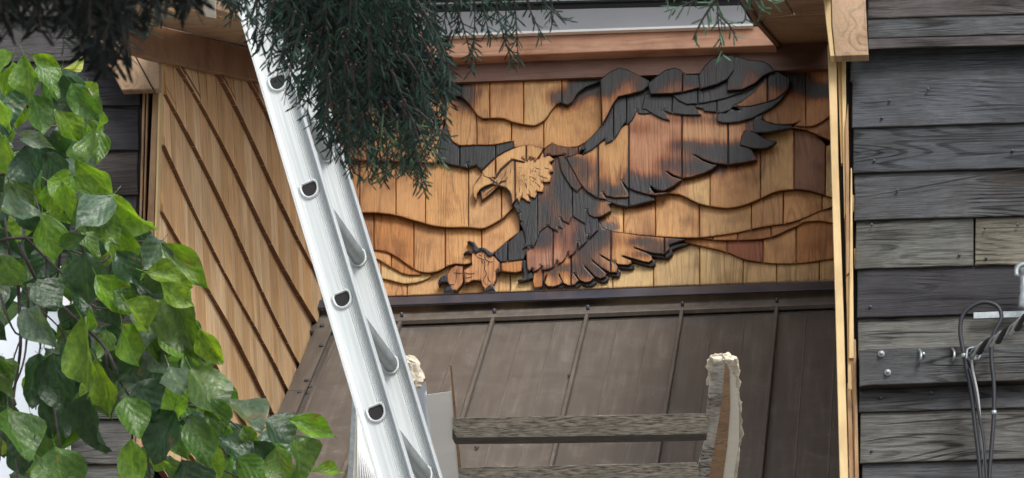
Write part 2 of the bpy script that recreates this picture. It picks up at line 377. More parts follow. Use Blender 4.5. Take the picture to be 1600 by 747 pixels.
def cut(name, poly, joints, z, thick, col, parent, gap=.6, cols=None, **k):
    js = [None]+list(joints)+[None]; out = []
    for i in range(len(js)-1):
        p = strip(poly, js[i]+gap if js[i] is not None else None, js[i+1]-gap if js[i+1] is not None else None)
        if len(p) < 3: continue
        c = cols[i] if cols and i < len(cols) and cols[i] else (col if not isinstance(col, str) else TONE[col])
        o = piece(name, p, z+random.uniform(-.0012, .0012), thick, c, parent, **k)
        if o: out.append(o)
    return out
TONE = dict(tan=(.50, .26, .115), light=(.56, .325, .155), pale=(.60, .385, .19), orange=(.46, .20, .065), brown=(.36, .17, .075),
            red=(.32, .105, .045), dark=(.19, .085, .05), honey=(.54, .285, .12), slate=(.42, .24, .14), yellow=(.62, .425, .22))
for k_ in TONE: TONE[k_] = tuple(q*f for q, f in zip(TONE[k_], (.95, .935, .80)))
T = TONE
# where the wood was torched
BLOBS += [(712, 140, 26, 16, .95), (728, 158, 14, 20, .55), (872, 152, 18, 14, .6), (886, 158, 16, 14, .6), (925, 132, 28, 16, .95), (905, 140, 14, 14, .8),
          (965, 112, 30, 16, 1), (948, 128, 16, 20, .9), (1010, 138, 16, 14, 1), (1030, 118, 26, 16, .9), (1050, 108, 22, 10, .9), (1086, 120, 20, 14, .85),
          (1130, 98, 34, 22, .85), (1150, 120, 12, 24, .95), (1110, 128, 26, 10, .9), (1200, 108, 20, 14, 1), (1216, 120, 22, 16, .9), (1246, 126, 24, 14, .9),
          (1280, 142, 30, 12, .95), (1180, 100, 26, 8, .7),
          # wing panel
          (1000, 200, 20, 14, .3), (1070, 226, 22, 8, .6), (1110, 236, 46, 13, .85), (1150, 243, 34, 14, .95), (1095, 262, 40, 14, .9), (1040, 256, 18, 12, .45),
          (1032, 288, 30, 14, .95), (1000, 292, 26, 12, .85), (985, 280, 14, 16, .8), (1125, 186, 26, 9, .55), (1170, 196, 14, 14, .5), (1072, 186, 26, 8, .5),
          (962, 300, 20, 9, .75), (930, 262, 14, 16, .35), (912, 270, 12, 22, .5), (940, 290, 14, 16, .55), (1160, 235, 16, 14, .6),
          # breast
          (880, 290, 20, 46, .85), (905, 320, 22, 24, .9), (925, 315, 12, 16, .8), (850, 330, 14, 30, .75), (870, 350, 14, 12, .5), (892, 252, 20, 8, .6),
          # legs and tail
          (846, 372, 22, 18, .85), (925, 350, 18, 16, .9), (905, 372, 16, 14, .5), (880, 372, 8, 16, .35), (855, 425, 20, 8, .5), (880, 418, 22, 6, .6),
          (915, 392, 24, 26, .72), (905, 425, 20, 12, .45), (940, 372, 20, 16, .8), (1005, 378, 30, 9, .7), (1030, 392, 20, 9, .65), (935, 425, 16, 12, .7),
          (1000, 398, 20, 7, .45), (955, 355, 10, 5, .8), (958, 346, 8, 8, .3), (1000, 320, 30, 6, .5), (870, 436, 10, 12, .3), (1055, 380, 16, 6, .7)]
BLOBS[:] = [(x, y, rx, ry, k*(.88 if 980 < x < 1180 and 178 < y < 300 or 840 < x < 950 and y > 360 else 1)) for x, y, rx, ry, k in BLOBS]
SH = dict(tilt=.010)
wall_t = thing('shingled_wall', wall(940, 460), 'back wall of the recess, honey cedar shingles laid in wavy courses round the eagle', 'shingled wall')
def base_y(x): return 463-(x-594)*26/711
# sheathing
p0 = [wall(440, 475, -.02), wall(1345, 440, -.02), wall(1345, -60, -.02), wall(440, -60, -.02)]
prism('sheathing', p0, (0, .08, 0), M['black'], wall_t)
def course(low, top, joints, tone='tan', z=.016, cols=None, **k):
    poly = spline(low, 7) + [(low[-1][0], top[1] if isinstance(top, tuple) else top), (low[0][0], top[0] if isinstance(top, tuple) else top)]
    kk = dict(SH); kk.update(k)
    return cut('shingle', poly, joints, z, .018, tone, wall_t, cols=[T[c] if c else None for c in cols] if cols else None, **kk)
# ---- bottom rows first (z grows upward from row to row)
def bl(x0, x1): return [(x0, base_y(x0)), ((x0+x1)/2, base_y((x0+x1)/2)), (x1, base_y(x1))]
course(bl(556, 858), (425, 395), [636, 715, 797.5], 'light', z=.010, cols=['tan', 'light', 'light', 'yellow'], edge=.1)
course(bl(858, 1312), (400, 365), [957.5, 1021, 1093.5, 1161, 1213.5, 1280.6], 'yellow', z=.010, cols=['yellow', 'yellow', 'yellow', 'yellow', 'pale', 'pale', 'pale'], edge=.1)
# left side waves
course([(560, 428), (592, 434), (610, 438), (630, 443), (646, 442), (660, 439), (673, 433)], (400, 418), [595], 'pale', z=.019, cols=['tan', 'yellow'])
course([(560, 396), (583, 403), (592, 406), (610, 417), (628, 427), (640, 430), (657, 429)], (380, 405), [611], 'orange', z=.027, cols=['tan', 'orange'])
course([(545, 386), (581, 390), (596, 392), (610, 396), (626, 406), (640, 416), (654, 424), (668, 426), (680, 425), (690, 421), (700, 415), (712, 412), (722, 413), (737, 411), (755, 402), (770, 396), (780, 388), (792, 377), (812, 362)],
       (330, 322), [584, 646.5, 695.5, 752.5], z=.036, tilt=.02, cols=['brown', 'orange', 'tan', 'honey', 'tan'])
def course2(low, top, joints, z, tilt, cols, thick=.02, **k):
    poly = spline(low, 7) + top
    return cut('shingle', poly, joints, z, thick, 'tan', wall_t, tilt=tilt, cols=[T[c] if c else None for c in cols], **k)
course2([(490, 326), (530, 330), (560, 332), (584, 332), (618, 336), (646, 344), (664, 349), (680, 353), (700, 355), (730, 355), (750, 357), (758, 356), (770, 350), (786, 340), (794, 332), (803, 321), (812, 306)],
        [(812, 286), (770, 262), (700, 255), (640, 250), (490, 250)], [562, 618.5, 664.5, 732, 783.5], .052, .024, ['tan', 'tan', 'tan', 'honey', 'light', 'light'])
course2([(490, 246), (560, 250), (620, 252), (682, 254)], [(700, 150), (490, 150)], [540, 580, 625, 664], .058, .02, ['tan', 'brown', 'tan', 'brown', 'tan'])
# right side
course([(1060, 375), (1068, 378), (1094, 384), (1132, 393), (1162, 405), (1191, 410), (1221, 412), (1253, 411), (1283, 407), (1312, 403)], (370, 340), [1136, 1192.5, 1244], 'orange', z=.020, cols=['orange', 'red', 'tan', 'orange'])
course([(1080, 371), (1094, 372), (1118, 375), (1153, 375), (1183, 374), (1206, 370), (1230, 360), (1254, 349), (1262, 344)], (362, 335), [1114, 1153, 1205], 'brown', z=.030, cols=['brown', 'orange', 'orange', 'brown'])
course([(1250, 348), (1262, 346), (1274, 345), (1289, 346), (1312, 351)], (332, 325), [], 'tan', z=.030, cols=['tan'])
course2([(925, 348), (937, 349), (940, 355), (946, 359), (956, 362), (975, 364), (996, 367), (1024, 369), (1059, 371), (1094, 371), (1127, 367), (1153, 363), (1183, 356), (1206, 352), (1224, 350), (1250, 343), (1271, 334), (1288, 327), (1312, 321)],
        [(1312, 292), (1240, 290), (1150, 300), (1050, 296), (1000, 300), (940, 318), (925, 330)], [974, 1024, 1092.8, 1174, 1224, 1284.6], .040, .020, ['light', 'honey', 'honey', 'light', 'tan', 'honey', 'light'])
course2([(1040, 300), (1046, 302), (1060, 303), (1076, 310), (1092, 318), (1110, 322), (1136, 325), (1156, 322), (1172, 317), (1188, 310), (1210, 300), (1226, 297), (1241.5, 295.6), (1260, 297), (1280, 302), (1312, 312)],
        [(1312, 222), (1291, 228), (1286, 221), (1276, 212), (1264, 205), (1241, 203), (1200, 207), (1100, 240), (1050, 268)], [1109.5, 1188.5, 1240.5, 1290], .052, .022, ['pale', 'honey', 'light', 'dark', 'yellow'])
course2([(1240, 200), (1260, 203), (1276, 210), (1298, 219), (1312, 224)], [(1312, 170), (1246, 186)], [], .058, .012, ['brown'])
course2([(1186, 176), (1190, 185), (1204, 192), (1220, 194.5), (1240, 193), (1250, 189), (1243, 196), (1258, 197.5), (1270, 197), (1280, 193), (1290, 186), (1312, 172)],
        [(1312, 104), (1200, 108), (1196, 150)], [1259], .068, .012, ['brown', 'brown'])
# upper left
course2([(694, 186), (697, 192), (702, 208), (704, 216), (709, 222), (718, 227), (745, 226), (770, 226), (803, 220.5), (804, 230), (820, 228), (830, 228), (848, 232), (852, 231), (862, 223.5), (872, 228), (890, 230.5), (902, 229), (914, 223), (926, 212), (936, 201), (940, 195), (948, 182)],
        [(950, 125), (880, 125), (850, 150), (700, 135), (694, 150)], [745, 799, 849.5, 940], .066, .024, ['honey', 'honey', 'tan', 'honey', 'brown'])
course2([(640, 150), (680, 148), (696, 146), (718, 150), (734, 164), (746, 180), (754, 185), (772, 184), (788, 185), (800, 190), (818, 194), (834, 196), (840, 194), (852, 186), (862, 171), (870, 162), (876, 160), (886, 164), (893, 160), (900, 148), (904, 144), (914, 136), (928, 131), (944, 124)],
        [(944, 108), (640, 118)], [697, 720, 765, 818, 877.6], .080, .014, ['brown', 'brown', 'tan', 'tan', 'light', 'tan'])
course2([(490, 150), (560, 156), (640, 160)], [(640, 110), (490, 120)], [560, 600], .07, .01, ['brown', 'brown', 'brown'])
course2([(1060, 128), (1160, 150), (1312, 140)], [(1312, 98), (1060, 104)], [1100, 1200, 1268], .030, .01, ['dark', 'dark', 'dark', 'dark'])
# ------------------------------------------------------------ the eagle
eagle = thing('carved_eagle', wall(880, 350, .05), 'torched and layered cedar eagle relief diving left with talons out on the shingled wall', 'wooden relief')
def sub(name, x, y):
    e = bpy.data.objects.new(name, None); C.objects.link(e); e.parent = eagle; e.location = wall(x, y, .05) - eagle.location; e.empty_display_size = .05; return e
rw = sub('wing', 1080, 200); rw['label'] = 'big raised wing stretching right, charred at its edges'
lw = sub('wing', 740, 240); lw['label'] = 'far wing behind the head, charred slate black'
hd = sub('head', 810, 275); tl = sub('tail', 950, 400); bd = sub('breast', 880, 300); lg = sub('leg', 850, 390); ft = sub('foot', 735, 420)
S = 'slate'
def fe(poly, joints, z, tone, par, name='feather', **k):
    k.setdefault('edge', .42); k.setdefault('grid', 4.0)
    return cut(name, poly, joints, z, .022, T[tone], par, **k)
# far wing
fe([(697, 190), (699, 173), (701, 200), (703, 214), (709, 221), (718, 226), (745, 225), (770, 225), (806, 219), (806, 230), (788, 237.5), (774, 246), (753, 266), (747, 262), (744, 258), (733, 262), (729, 255), (731, 263), (718, 260), (702, 257), (690, 252), (670, 252)],
   [718, 774], .062-.006, S, lw, char=.92)
# head band, head, beak
fe([(753, 268), (774, 247), (788, 238.5), (804, 231), (820, 226), (830, 226), (849, 232), (847, 237), (840, 247), (836, 252.5), (833, 247), (829, 251), (828, 245), (824, 252), (815, 247), (820, 253), (800, 248.5), (790, 257), (786, 261), (782, 264), (774, 277), (764, 279), (755, 275)],
   [774, 822], .079, 'light', hd, name='brow_shingle', edge=.35, blobs=False)
HEAD = [(760, 274), (776, 268), (786, 258), (800, 246), (818, 248), (838, 248), (842, 248), (848, 237), (850, 245), (858, 243), (866, 249), (859, 254), (863, 260), (864.5, 268), (858, 269.5), (861, 276), (859.5, 284), (853, 285), (847, 284), (850, 291), (848.6, 299.8), (843, 300), (838, 298.6), (839, 304), (836, 310), (830, 308), (825, 304), (829, 316), (823, 314), (817, 310), (814, 308), (811, 317), (808, 310), (803, 315), (799, 320.5), (799, 308), (796, 299), (790, 293), (782, 290.5), (778, 291), (772, 289), (768, 286)]
fe(HEAD, [804.6], .071, 'light', hd, name='face_shingle', edge=.32, blobs=False)
fe([(753, 270), (760, 271), (770, 278), (774, 284), (770, 287), (760, 290), (750, 296), (745.5, 303), (744.5, 314), (740, 308), (738.5, 299), (739, 292), (744, 284), (750, 277)], [], .077, 'light', hd, name='beak', edge=.3, blobs=False)
fe([(752, 314.5), (751, 297), (754, 300), (758, 297), (768, 292), (776, 287), (780, 290), (770, 299.5), (760, 308.5)], [], .068, 'light', hd, name='lower_beak', edge=.5)
fe([(748, 297), (756, 291), (768, 287), (776, 288), (764, 297), (755, 303), (752, 308)], [], .063, S, hd, name='mouth', char=.95)
# breast
fe([(802, 321), (806, 312), (820, 304), (840, 296), (842, 300), (842, 366), (839, 375), (838, 378), (833.6, 387), (830, 384), (827, 389.5), (823, 385), (816, 389), (821, 378), (820, 369), (816, 356), (813, 349), (816, 346.5), (811.5, 344), (809, 335), (813, 331.5), (808, 333)],
   [840], .060, S, bd, char=.85)
fe([(839, 296), (850, 284), (858, 268), (862, 255), (868, 240), (876, 244), (892, 242), (912, 250), (960, 300), (955, 318), (951, 320), (955, 329.5), (946, 335), (938, 339), (928, 340), (920, 335.5), (916.5, 327), (915, 350), (904, 344), (894, 337), (889.6, 350), (880, 345.5), (875, 339), (879, 357), (872, 354.5), (871.8, 362.5), (860, 356), (855.6, 352), (850, 357), (848, 358), (840, 367)],
   [840, 894], .058, S, bd, char=.35)
fe([(872, 243), (890, 241), (900, 262), (911, 290), (901.5, 300.5), (892, 292), (884, 280), (876, 266)], [], .066, 'brown', bd, char=.35)
fe([(849, 238), (852, 231), (862, 224), (872, 228), (890, 231), (903, 230), (914, 224), (918, 228), (904, 240), (892, 245), (882, 245.5), (883.5, 241), (872, 243), (862, 243.6), (856, 241), (850.5, 245.5)], [903], .074, 'brown', bd, char=.4)
# main wing
fe([(945, 314), (958, 318), (966, 321), (978, 323), (992, 321), (1000, 318.6), (1023, 313), (1014, 304), (1000, 296), (970, 288), (945, 300)], [982], .060, S, rw, char=.75)
MAIN = [(976, 196), (984, 190), (993, 172), (1010, 170), (1046, 172), (1100, 168), (1124, 172), (1140, 184), (1178, 184), (1180, 206), (1162, 206), (1172, 216), (1159, 225), (1168, 228), (1175, 235), (1183, 250), (1160, 254.5), (1138, 257.3), (1116, 255), (1100, 249.5), (1085, 241.5), (1084, 242.6), (1098, 251.5), (1112, 257), (1120.5, 258), (1112, 265), (1100, 270.5), (1080, 277), (1066, 278.5), (1054, 274.5), (1042, 267.5), (1041, 269), (1050, 276), (1065.5, 280.5), (1053, 290.5), (1038, 298.5), (1026, 297), (1016.5, 290.5), (1015.5, 292.5), (1019, 298), (1022, 302), (1044, 300.5), (1034, 304.5), (1022, 305.5), (1010, 303.5), (992, 298.5), (979, 292), (970.5, 281.5), (976, 293), (983, 306), (980, 308.5), (960, 309), (948, 306.5), (941.5, 300), (942, 303), (947.5, 311.5), (938, 310.5), (928, 306.5), (916, 298.5), (906, 286.5), (897, 269.5), (888, 254), (884, 246), (900, 240), (910, 241.5), (926, 233), (940, 222)]
fe(MAIN, [934.5, 982.5, 1065.5, 1137.5], .070, 'tan', rw, cols=[T['honey'], T['honey'], (.42, .20, .10), (.44, .23, .11), (.44, .23, .11)])
fe([(1156, 226.5), (1166, 229.5), (1176, 232), (1188, 232.5), (1200, 231), (1208, 226.5), (1214, 221), (1200, 217.6), (1190, 213.5), (1176, 205), (1166, 203), (1158, 212)], [], .078, 'brown', rw, char=.72)
fe([(1176, 189), (1180, 182), (1192, 178.5), (1191, 187), (1206, 193), (1224, 195), (1238, 196.5), (1240, 199.5), (1216, 204), (1200, 207), (1182, 207.5), (1164, 205.3), (1176, 203), (1177, 196)], [], .082, S, rw, char=.86)
# black long feathers
ARM = [(905, 236), (914, 223.5), (926, 212), (936, 201), (940, 195), (948, 182), (958, 162), (966, 151), (980, 147), (1004, 140), (1016, 132), (1030, 140), (1026, 174), (1016, 177), (1006, 178.5), (998, 177.5), (995, 171), (993, 179), (988, 188), (980, 194.5), (977, 191), (971, 199), (966, 209), (958, 219.5), (947, 224.5), (945.5, 216), (926, 233.5), (910, 241.5), (914, 233)]
fe(ARM, [958, 978.5], .080, S, rw, char=.97)
fe([(1008, 146), (1060, 144), (1078, 150), (1086, 168), (1092, 175), (1096, 179.5), (1080, 180), (1066, 179.3), (1046, 176.5), (1037, 172.5), (1042, 181), (1046.5, 188.5), (1036, 186), (1024, 180.5), (1010, 172), (1002, 170)], [1050], .084, S, rw, char=.97)
fe([(1078, 166), (1100, 158), (1132, 150), (1180, 130), (1196, 112), (1198, 126), (1180, 145), (1156, 161), (1146, 166), (1141, 172), (1128, 176.5), (1118, 175.5), (1100, 174), (1098, 170)], [1120], .082, S, rw, char=.99)
fe([(1119, 181), (1124, 176.5), (1134, 177), (1142, 170), (1148, 172.5), (1158, 172), (1148, 166), (1172, 166), (1199, 158), (1218, 149), (1231, 137.5), (1231.5, 141), (1220, 157), (1206, 168.5), (1192, 176), (1176, 184.5), (1156, 190.3), (1138, 192.3), (1128, 191.5), (1121, 189.5)], [], .086, S, rw, char=.99)
fe([(1048, 146), (1070, 140), (1096, 134), (1136, 120), (1150, 130), (1182, 128), (1178, 137), (1156, 146), (1132, 154), (1100, 161), (1073, 163.2), (1060, 157)], [1090], .092, S, rw, char=.99)
# browned upper feathers
fe([(1145, 166.4), (1156, 160), (1178, 144), (1192, 127), (1197, 113), (1216, 112), (1234, 122), (1233, 137), (1224, 146.5), (1212, 155), (1199, 159.5), (1172, 166.5), (1156, 167)], [1199.3], .092, 'brown', rw)
fe([(938, 124), (944, 119), (956, 110), (968, 105.5), (980, 108.5), (1000, 118), (1014, 126), (1016, 132), (1004, 142), (980, 148), (966, 151), (958, 162), (948, 182), (941, 194)], [], .104, 'brown', rw)
fe([(1012, 130), (1027, 118), (1040, 109), (1054, 105.5), (1064, 109), (1072, 116), (1094, 116), (1102, 120), (1098, 136), (1070, 143), (1050, 146), (1016, 147)], [1066], .108, 'dark', rw)
fe([(1091, 118), (1100, 104), (1112, 92), (1128, 86), (1140, 85.5), (1147, 87.5), (1147, 110), (1136, 124), (1120, 132), (1094, 139)], [], .116, 'dark', rw, char=.3)
fe([(1146, 87.5), (1154, 88.5), (1170, 93.5), (1192, 95.5), (1202, 100.5), (1211, 111), (1200, 115), (1192, 119), (1180, 130), (1160, 140), (1136, 141.5), (1137, 124), (1146, 110)], [], .112, 'dark', rw, char=.3)
# legs
fe([(817, 403), (822, 410), (826, 425), (835, 426), (834, 434.5), (820, 439), (809, 440), (809, 437.5), (817, 434), (818, 428), (816, 416)], [], .036, S, lg, char=.99)
fe([(771, 396), (780, 388), (792, 377), (796, 377), (808, 365), (814, 360), (822, 360), (824, 390), (818, 405.5), (794, 408.5), (782, 409.5), (776, 404)], [793], .050, S, lg, char=.78, cols=[(.4, .2, .12), T[S]])
fe([(774, 408), (782, 408), (818, 405), (816, 416), (815, 424), (806, 426.3), (790, 425), (783, 424), (774, 426.5)], [782.3], .044, 'orange', lg)
LEG = [(823, 411), (822, 392), (824, 376), (842, 338), (870, 322), (934, 318), (934, 360), (921, 372.5), (919.4, 366), (917, 377), (910, 384), (904, 389), (902.6, 377), (900, 392), (896, 397), (889, 401.5), (887.6, 393), (884, 403.5), (878, 410), (872, 412.5), (870.6, 406), (866, 416.5), (860, 420), (854, 422), (846.5, 421.5), (846, 415), (843, 420), (837, 424), (832.5, 424.5), (832, 418), (827, 424.5), (824, 420)]
fe(LEG, [864], .050, 'red', lg, cols=[(.38, .19, .12), (.36, .18, .11)], char=.12)
# tail: dark under layer, then the fan
TAIL = [(832, 440), (834, 424), (850, 405), (880, 385), (930, 345), (937.5, 349), (940, 355), (946, 359), (956, 362), (975, 364), (1000, 368), (1040, 371.5), (1070, 374), (1064, 376.5), (1045, 383.5), (1046, 390), (1038, 397), (1022, 396), (1010, 393), (992, 386.5), (991, 388), (1008, 394.5), (1018, 400), (1019.5, 406), (1014, 410), (1006, 409), (992, 405), (973, 399.5), (972, 401), (986, 407), (986.5, 412), (980, 414.5), (966, 413.5), (954, 407.5), (939, 398.5), (938, 400), (950, 407.5), (961, 410), (965.5, 418), (964, 426), (952, 425.5), (938, 417.5), (925.5, 406.5), (924.5, 408), (938, 419), (947.5, 428), (946, 432.5), (938, 435.5), (930, 432.5), (913.6, 415.5), (912.5, 417), (928.5, 434.5), (922, 440.3), (914, 441.3), (906, 438.5), (897.5, 426.5), (896.4, 428), (904.3, 438.4), (898, 445), (888, 446.3), (880, 442.5), (873.5, 428.5), (872.5, 430), (878.5, 441.3), (874, 445.3), (864, 448.3), (855, 447.3), (851, 442), (854.5, 430), (853, 430), (848.5, 441), (847, 448.5), (834, 451)]
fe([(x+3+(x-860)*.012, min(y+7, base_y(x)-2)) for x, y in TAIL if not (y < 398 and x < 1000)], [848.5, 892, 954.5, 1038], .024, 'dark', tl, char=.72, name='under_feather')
fe(TAIL, [848.5, 892, 954.5, 1038], .038, 'orange', tl, cols=[T['orange'], T['honey'], (.36, .2, .11), T['honey'], T['brown']])
# foot
fe([(698, 429), (704, 420), (712, 415), (723, 416), (724, 440), (720, 448), (714, 454), (707, 453), (703, 448), (700, 442), (698, 436)], [], .036, 'orange', ft, name='toe', cols=[(.46, .22, .09)], edge=.4)
fe([(737, 397), (740, 390), (746, 393), (752, 388), (758, 391), (763, 397), (770, 399), (775, 404), (781, 410), (781, 422), (775, 423.5), (775, 438), (771, 445), (764, 447), (757.5, 455), (754, 448), (751, 439), (740, 438), (726, 444), (725, 432), (724, 422), (733, 417), (737, 413), (736, 405)], [], .046, 'orange', ft, name='toe', cols=[(.48, .24, .10)], edge=.4)
for q in ([(729.6, 377.8), (734, 376), (742, 379), (748, 387.5), (753, 386), (760, 388.5), (766, 393.5), (772, 396), (767, 400.5), (762, 399.5), (757, 393), (750, 391), (743.6, 396), (739, 391.5), (738, 384), (734, 379.4)],
          [(724, 397.4), (727, 393), (732, 390.8), (738, 392), (737.4, 396.6), (730, 395.2)],
          [(699, 428.5), (690, 432), (685.6, 437), (684.2, 443), (685.4, 447), (688.4, 442), (699.5, 440.5)],
          [(704.5, 446), (696, 449), (693, 455), (693.4, 458.4), (698, 456.2), (708.5, 454)],
          [(757, 455.4), (762, 448), (769, 443.5), (772, 448), (775, 456.4), (768, 452.6), (760, 456.6)]):
    piece('claw', q, .056, .03, (.2, .12, .1), ft, char=.96, edge=.9, grid=3)
def groove(pts, par, z, wd=1.1):
    P = spline(pts, 3); V = []; n = len(P)
    for i, p in enumerate(P):
        a, b = P[max(0, i-1)], P[min(n-1, i+1)]; dx, dy = b[0]-a[0], b[1]-a[1]; l = math.hypot(dx, dy) or 1
        h = wd*.5*math.sin(math.pi*(i+.35)/(n-.3))**.6
        for s in (-1, 1): V.append(wall(p[0]-dy/l*h*s, p[1]+dx/l*h*s, z))
    return mesh('carved_line', V, [[2*i, 2*i+1, 2*i+3, 2*i+2] for i in range(n-1)], M['burnt'], par)
for g in ([(742, 395), (746, 402), (752, 404), (756, 406), (758, 414), (757, 420), (760, 428), (756, 436), (757, 442), (762, 446)], [(757, 398), (758, 404), (764, 409), (771, 409)], [(764, 409), (762, 416)],
          [(726, 426), (734, 428), (742, 427)], [(727, 434), (733, 434), (738, 432)], [(762, 432), (764, 438), (768, 442)], [(748, 398), (753, 400)], [(752, 406), (755, 412)]): groove(g, ft, .048, 1.3)
for g in ([(709, 426), (716, 427), (722, 427)], [(714, 420), (713, 432), (712, 442)], [(700, 444), (706, 445), (711, 444)]): groove(g, ft, .038, 1.2)
groove([(782, 291), (790, 293), (796, 299), (799, 308), (799, 318)], hd, .0735, 2.0)
groove([(764, 277), (774, 285), (779, 289), (784, 291)], hd, .0800, 2.2)
groove([(778, 289), (784, 284), (791, 283)], hd, .0738, 3.2)
groove([(774, 290), (777, 286), (776, 282)], hd, .0738, 1.8)
groove([(752, 272), (746, 281), (741, 289)], hd, .0785, .8)
groove([(757, 306), (766, 298), (776, 290)], hd, .0705, 1.2)
for i, (x, y, a) in enumerate([(836, 262, 20), (842, 274, 30), (838, 286, 50), (826, 296, 75), (816, 300, 95), (850, 262, 15), (848, 276, 25), (830, 276, 35), (820, 286, 70), (812, 292, 100), (790, 268, 110), (794, 276, 130), (786, 276, 120), (798, 262, 100), (792, 300, 80), (806, 300, 90)]):
    a = math.radians(a); L_ = 9
    groove([(x, y), (x+math.cos(a)*L_/2+.8, y+math.sin(a)*L_/2), (x+math.cos(a)*L_, y+math.sin(a)*L_)], hd, .0730, .9)
groove([(762, 280), (766, 281), (774, 279), (778, 273), (783, 266), (791, 258.5), (800, 250.5), (810, 252), (820, 254.5)], hd, .0732, 3.0)
for i in range(60):   # gouge marks on the crown of the head
    x, y = random.uniform(808, 846), random.uniform(258, 290)
    a = random.uniform(0, 3.1)
    groove([(x, y), (x+math.cos(a)*1.6, y+math.sin(a)*1.6+.3), (x+math.cos(a)*3, y+math.sin(a)*3)], hd, .0728, .5)
# ------------------------------------------------------------ boards above the relief
fr = thing('frieze_board', wall(950, 105), 'dark reddish board running along the top of the shingled wall', 'board')
prism('board', [wall(480, 133, .082), wall(1312, 103, .082), wall(1312, 66, .082), wall(480, 92, .082)], (0, .08, 0), M['frieze'], fr)
prism('lip', [wall(480, 137, .092), wall(1312, 106.5, .092), wall(1312, 101, .092), wall(480, 131, .092)], (0, .09, 0), M['frieze'], fr)
sb = thing('roof_light', wall(900, 40), 'roof light above the eagle with salmon board, grey metal sill and dark glass', 'roof light')
bevel(prism('board', [wall(560, 96, .16), wall(650, 92, .16), wall(930, 81, .16), wall(1213, 70.5, .16), wall(1184, 41, .16), wall(930, 53, .16), wall(650, 62, .16), wall(560, 66, .16)], (0, .11, 0), M['salmon'], sb), .003)
prism('gasket', [wall(560, 65, .15), wall(1185, 42, .15), wall(1178, 36, .15), wall(560, 58, .15)], (0, .1, 0), M['black'], sb)
bevel(prism('sill', [wall(560, 60, .19), wall(652, 56.5, .19), wall(1176, 38.5, .19), wall(1158, 8, .12), wall(930, 13, .12), wall(652, 20, .12), wall(560, 24, .12)], (0, .04, 0), M['grey_sheet'], sb), .003)
prism('sill_lip', [wall(560, 62, .2), wall(652, 58, .2), wall(1177, 40, .2), wall(1176, 36.5, .2), wall(652, 54.5, .2), wall(560, 58, .2)], (0, .03, 0), M['white'], sb)
m_, nt_, b_ = newmat('dark_glass'); b_.inputs['Base Color'].default_value = (.03, .032, .035, 1); b_.inputs['Roughness'].default_value = .5; b_.inputs['Specular IOR Level'].default_value = .3
prism('pane', [wall(560, 25, .10), wall(1158, 8, .10), wall(1130, -60, .02), wall(560, -50, .02)], (0, .02, 0), m_, sb)
for x in (668, 735): prism('glazing_bar', [wall(x, 21, .115), wall(x+3, 21, .115), wall(x+3, -50, .05), wall(x, -50, .05)], (0, .02, 0), M['galv'], sb)
prism('glazing_bar', [wall(640, 8, .12), wall(1150, -6, .12), wall(1150, -8, .12), wall(640, 5.5, .12)], (0, .02, 0), M['galv'], sb)
# underside of the dormer roof, left and right of the roof light
sf = thing('dormer_soffit', soffit(1250, 40), 'bare cedar boards under the dormer roof at top of the recess', 'soffit')
up_ = SN*.03
def sbd(pts, z=.0, mat='board_tan', name='soffit_board'): return bevel(prism(name, [soffit(x, y, z) for x, y in pts], up_, M[mat], sf), .003)
sbd([(1220, 73), (1300, 76), (1300, 22), (1245, 24), (1200, 28), (1187, 39)])
sbd([(1187, 38), (1200, 27), (1240, 23), (1212, -20), (1160, -20)])
sbd([(1242, 23), (1300, 21), (1300, -25), (1215, -20)])
sbd([(1212, 74), (1221, 74), (1188, 37), (1155, -20), (1145, -20), (1178, 36)], .012, 'frieze', 'soffit_trim')
sbd([(196, 29), (270, 44), (330, 61), (400, 79), (600, 120), (600, 104), (400, 60), (310, 35), (250, 12), (190, 12)])
sbd([(272, 24), (305, 33), (400, 58.5), (600, 102), (600, 84), (395, 40), (300, 18)])
sbd([(310, 17), (395, 39), (600, 83), (600, 66), (385, 30), (320, 10)])
sbd([(150, 10), (250, 11), (310, 16), (312, -6), (150, 0)]); sbd([(150, -1), (312, -7), (312, -30), (150, -26)])
# white post above
fp = thing('white_corner_post', soffit(330, -5, .05), 'white painted post rising behind the needles above the left cheek', 'post')
prism('post', [soffit(318, 25, .06), soffit(338, 29, .06), soffit(334, -25, .06), soffit(316, -25, .06)], SN*.02, M['cream'], fp)
# ------------------------------------------------------------ left cheek wall of the recess
ck = thing('side_wall', cheek(330, 480), 'left side wall of the recess, narrow pale cedar shingles with dark slanting course lines', 'shingled wall')
prism('sheathing', [Vector((XL-.03, YF, 5.0)), Vector((XL-.03, YW+.05, 5.0)), Vector((XL-.03, YW+.05, 8.9)), Vector((XL-.03, YF, 8.3))], (-.05, 0, 0), M['black'], ck)

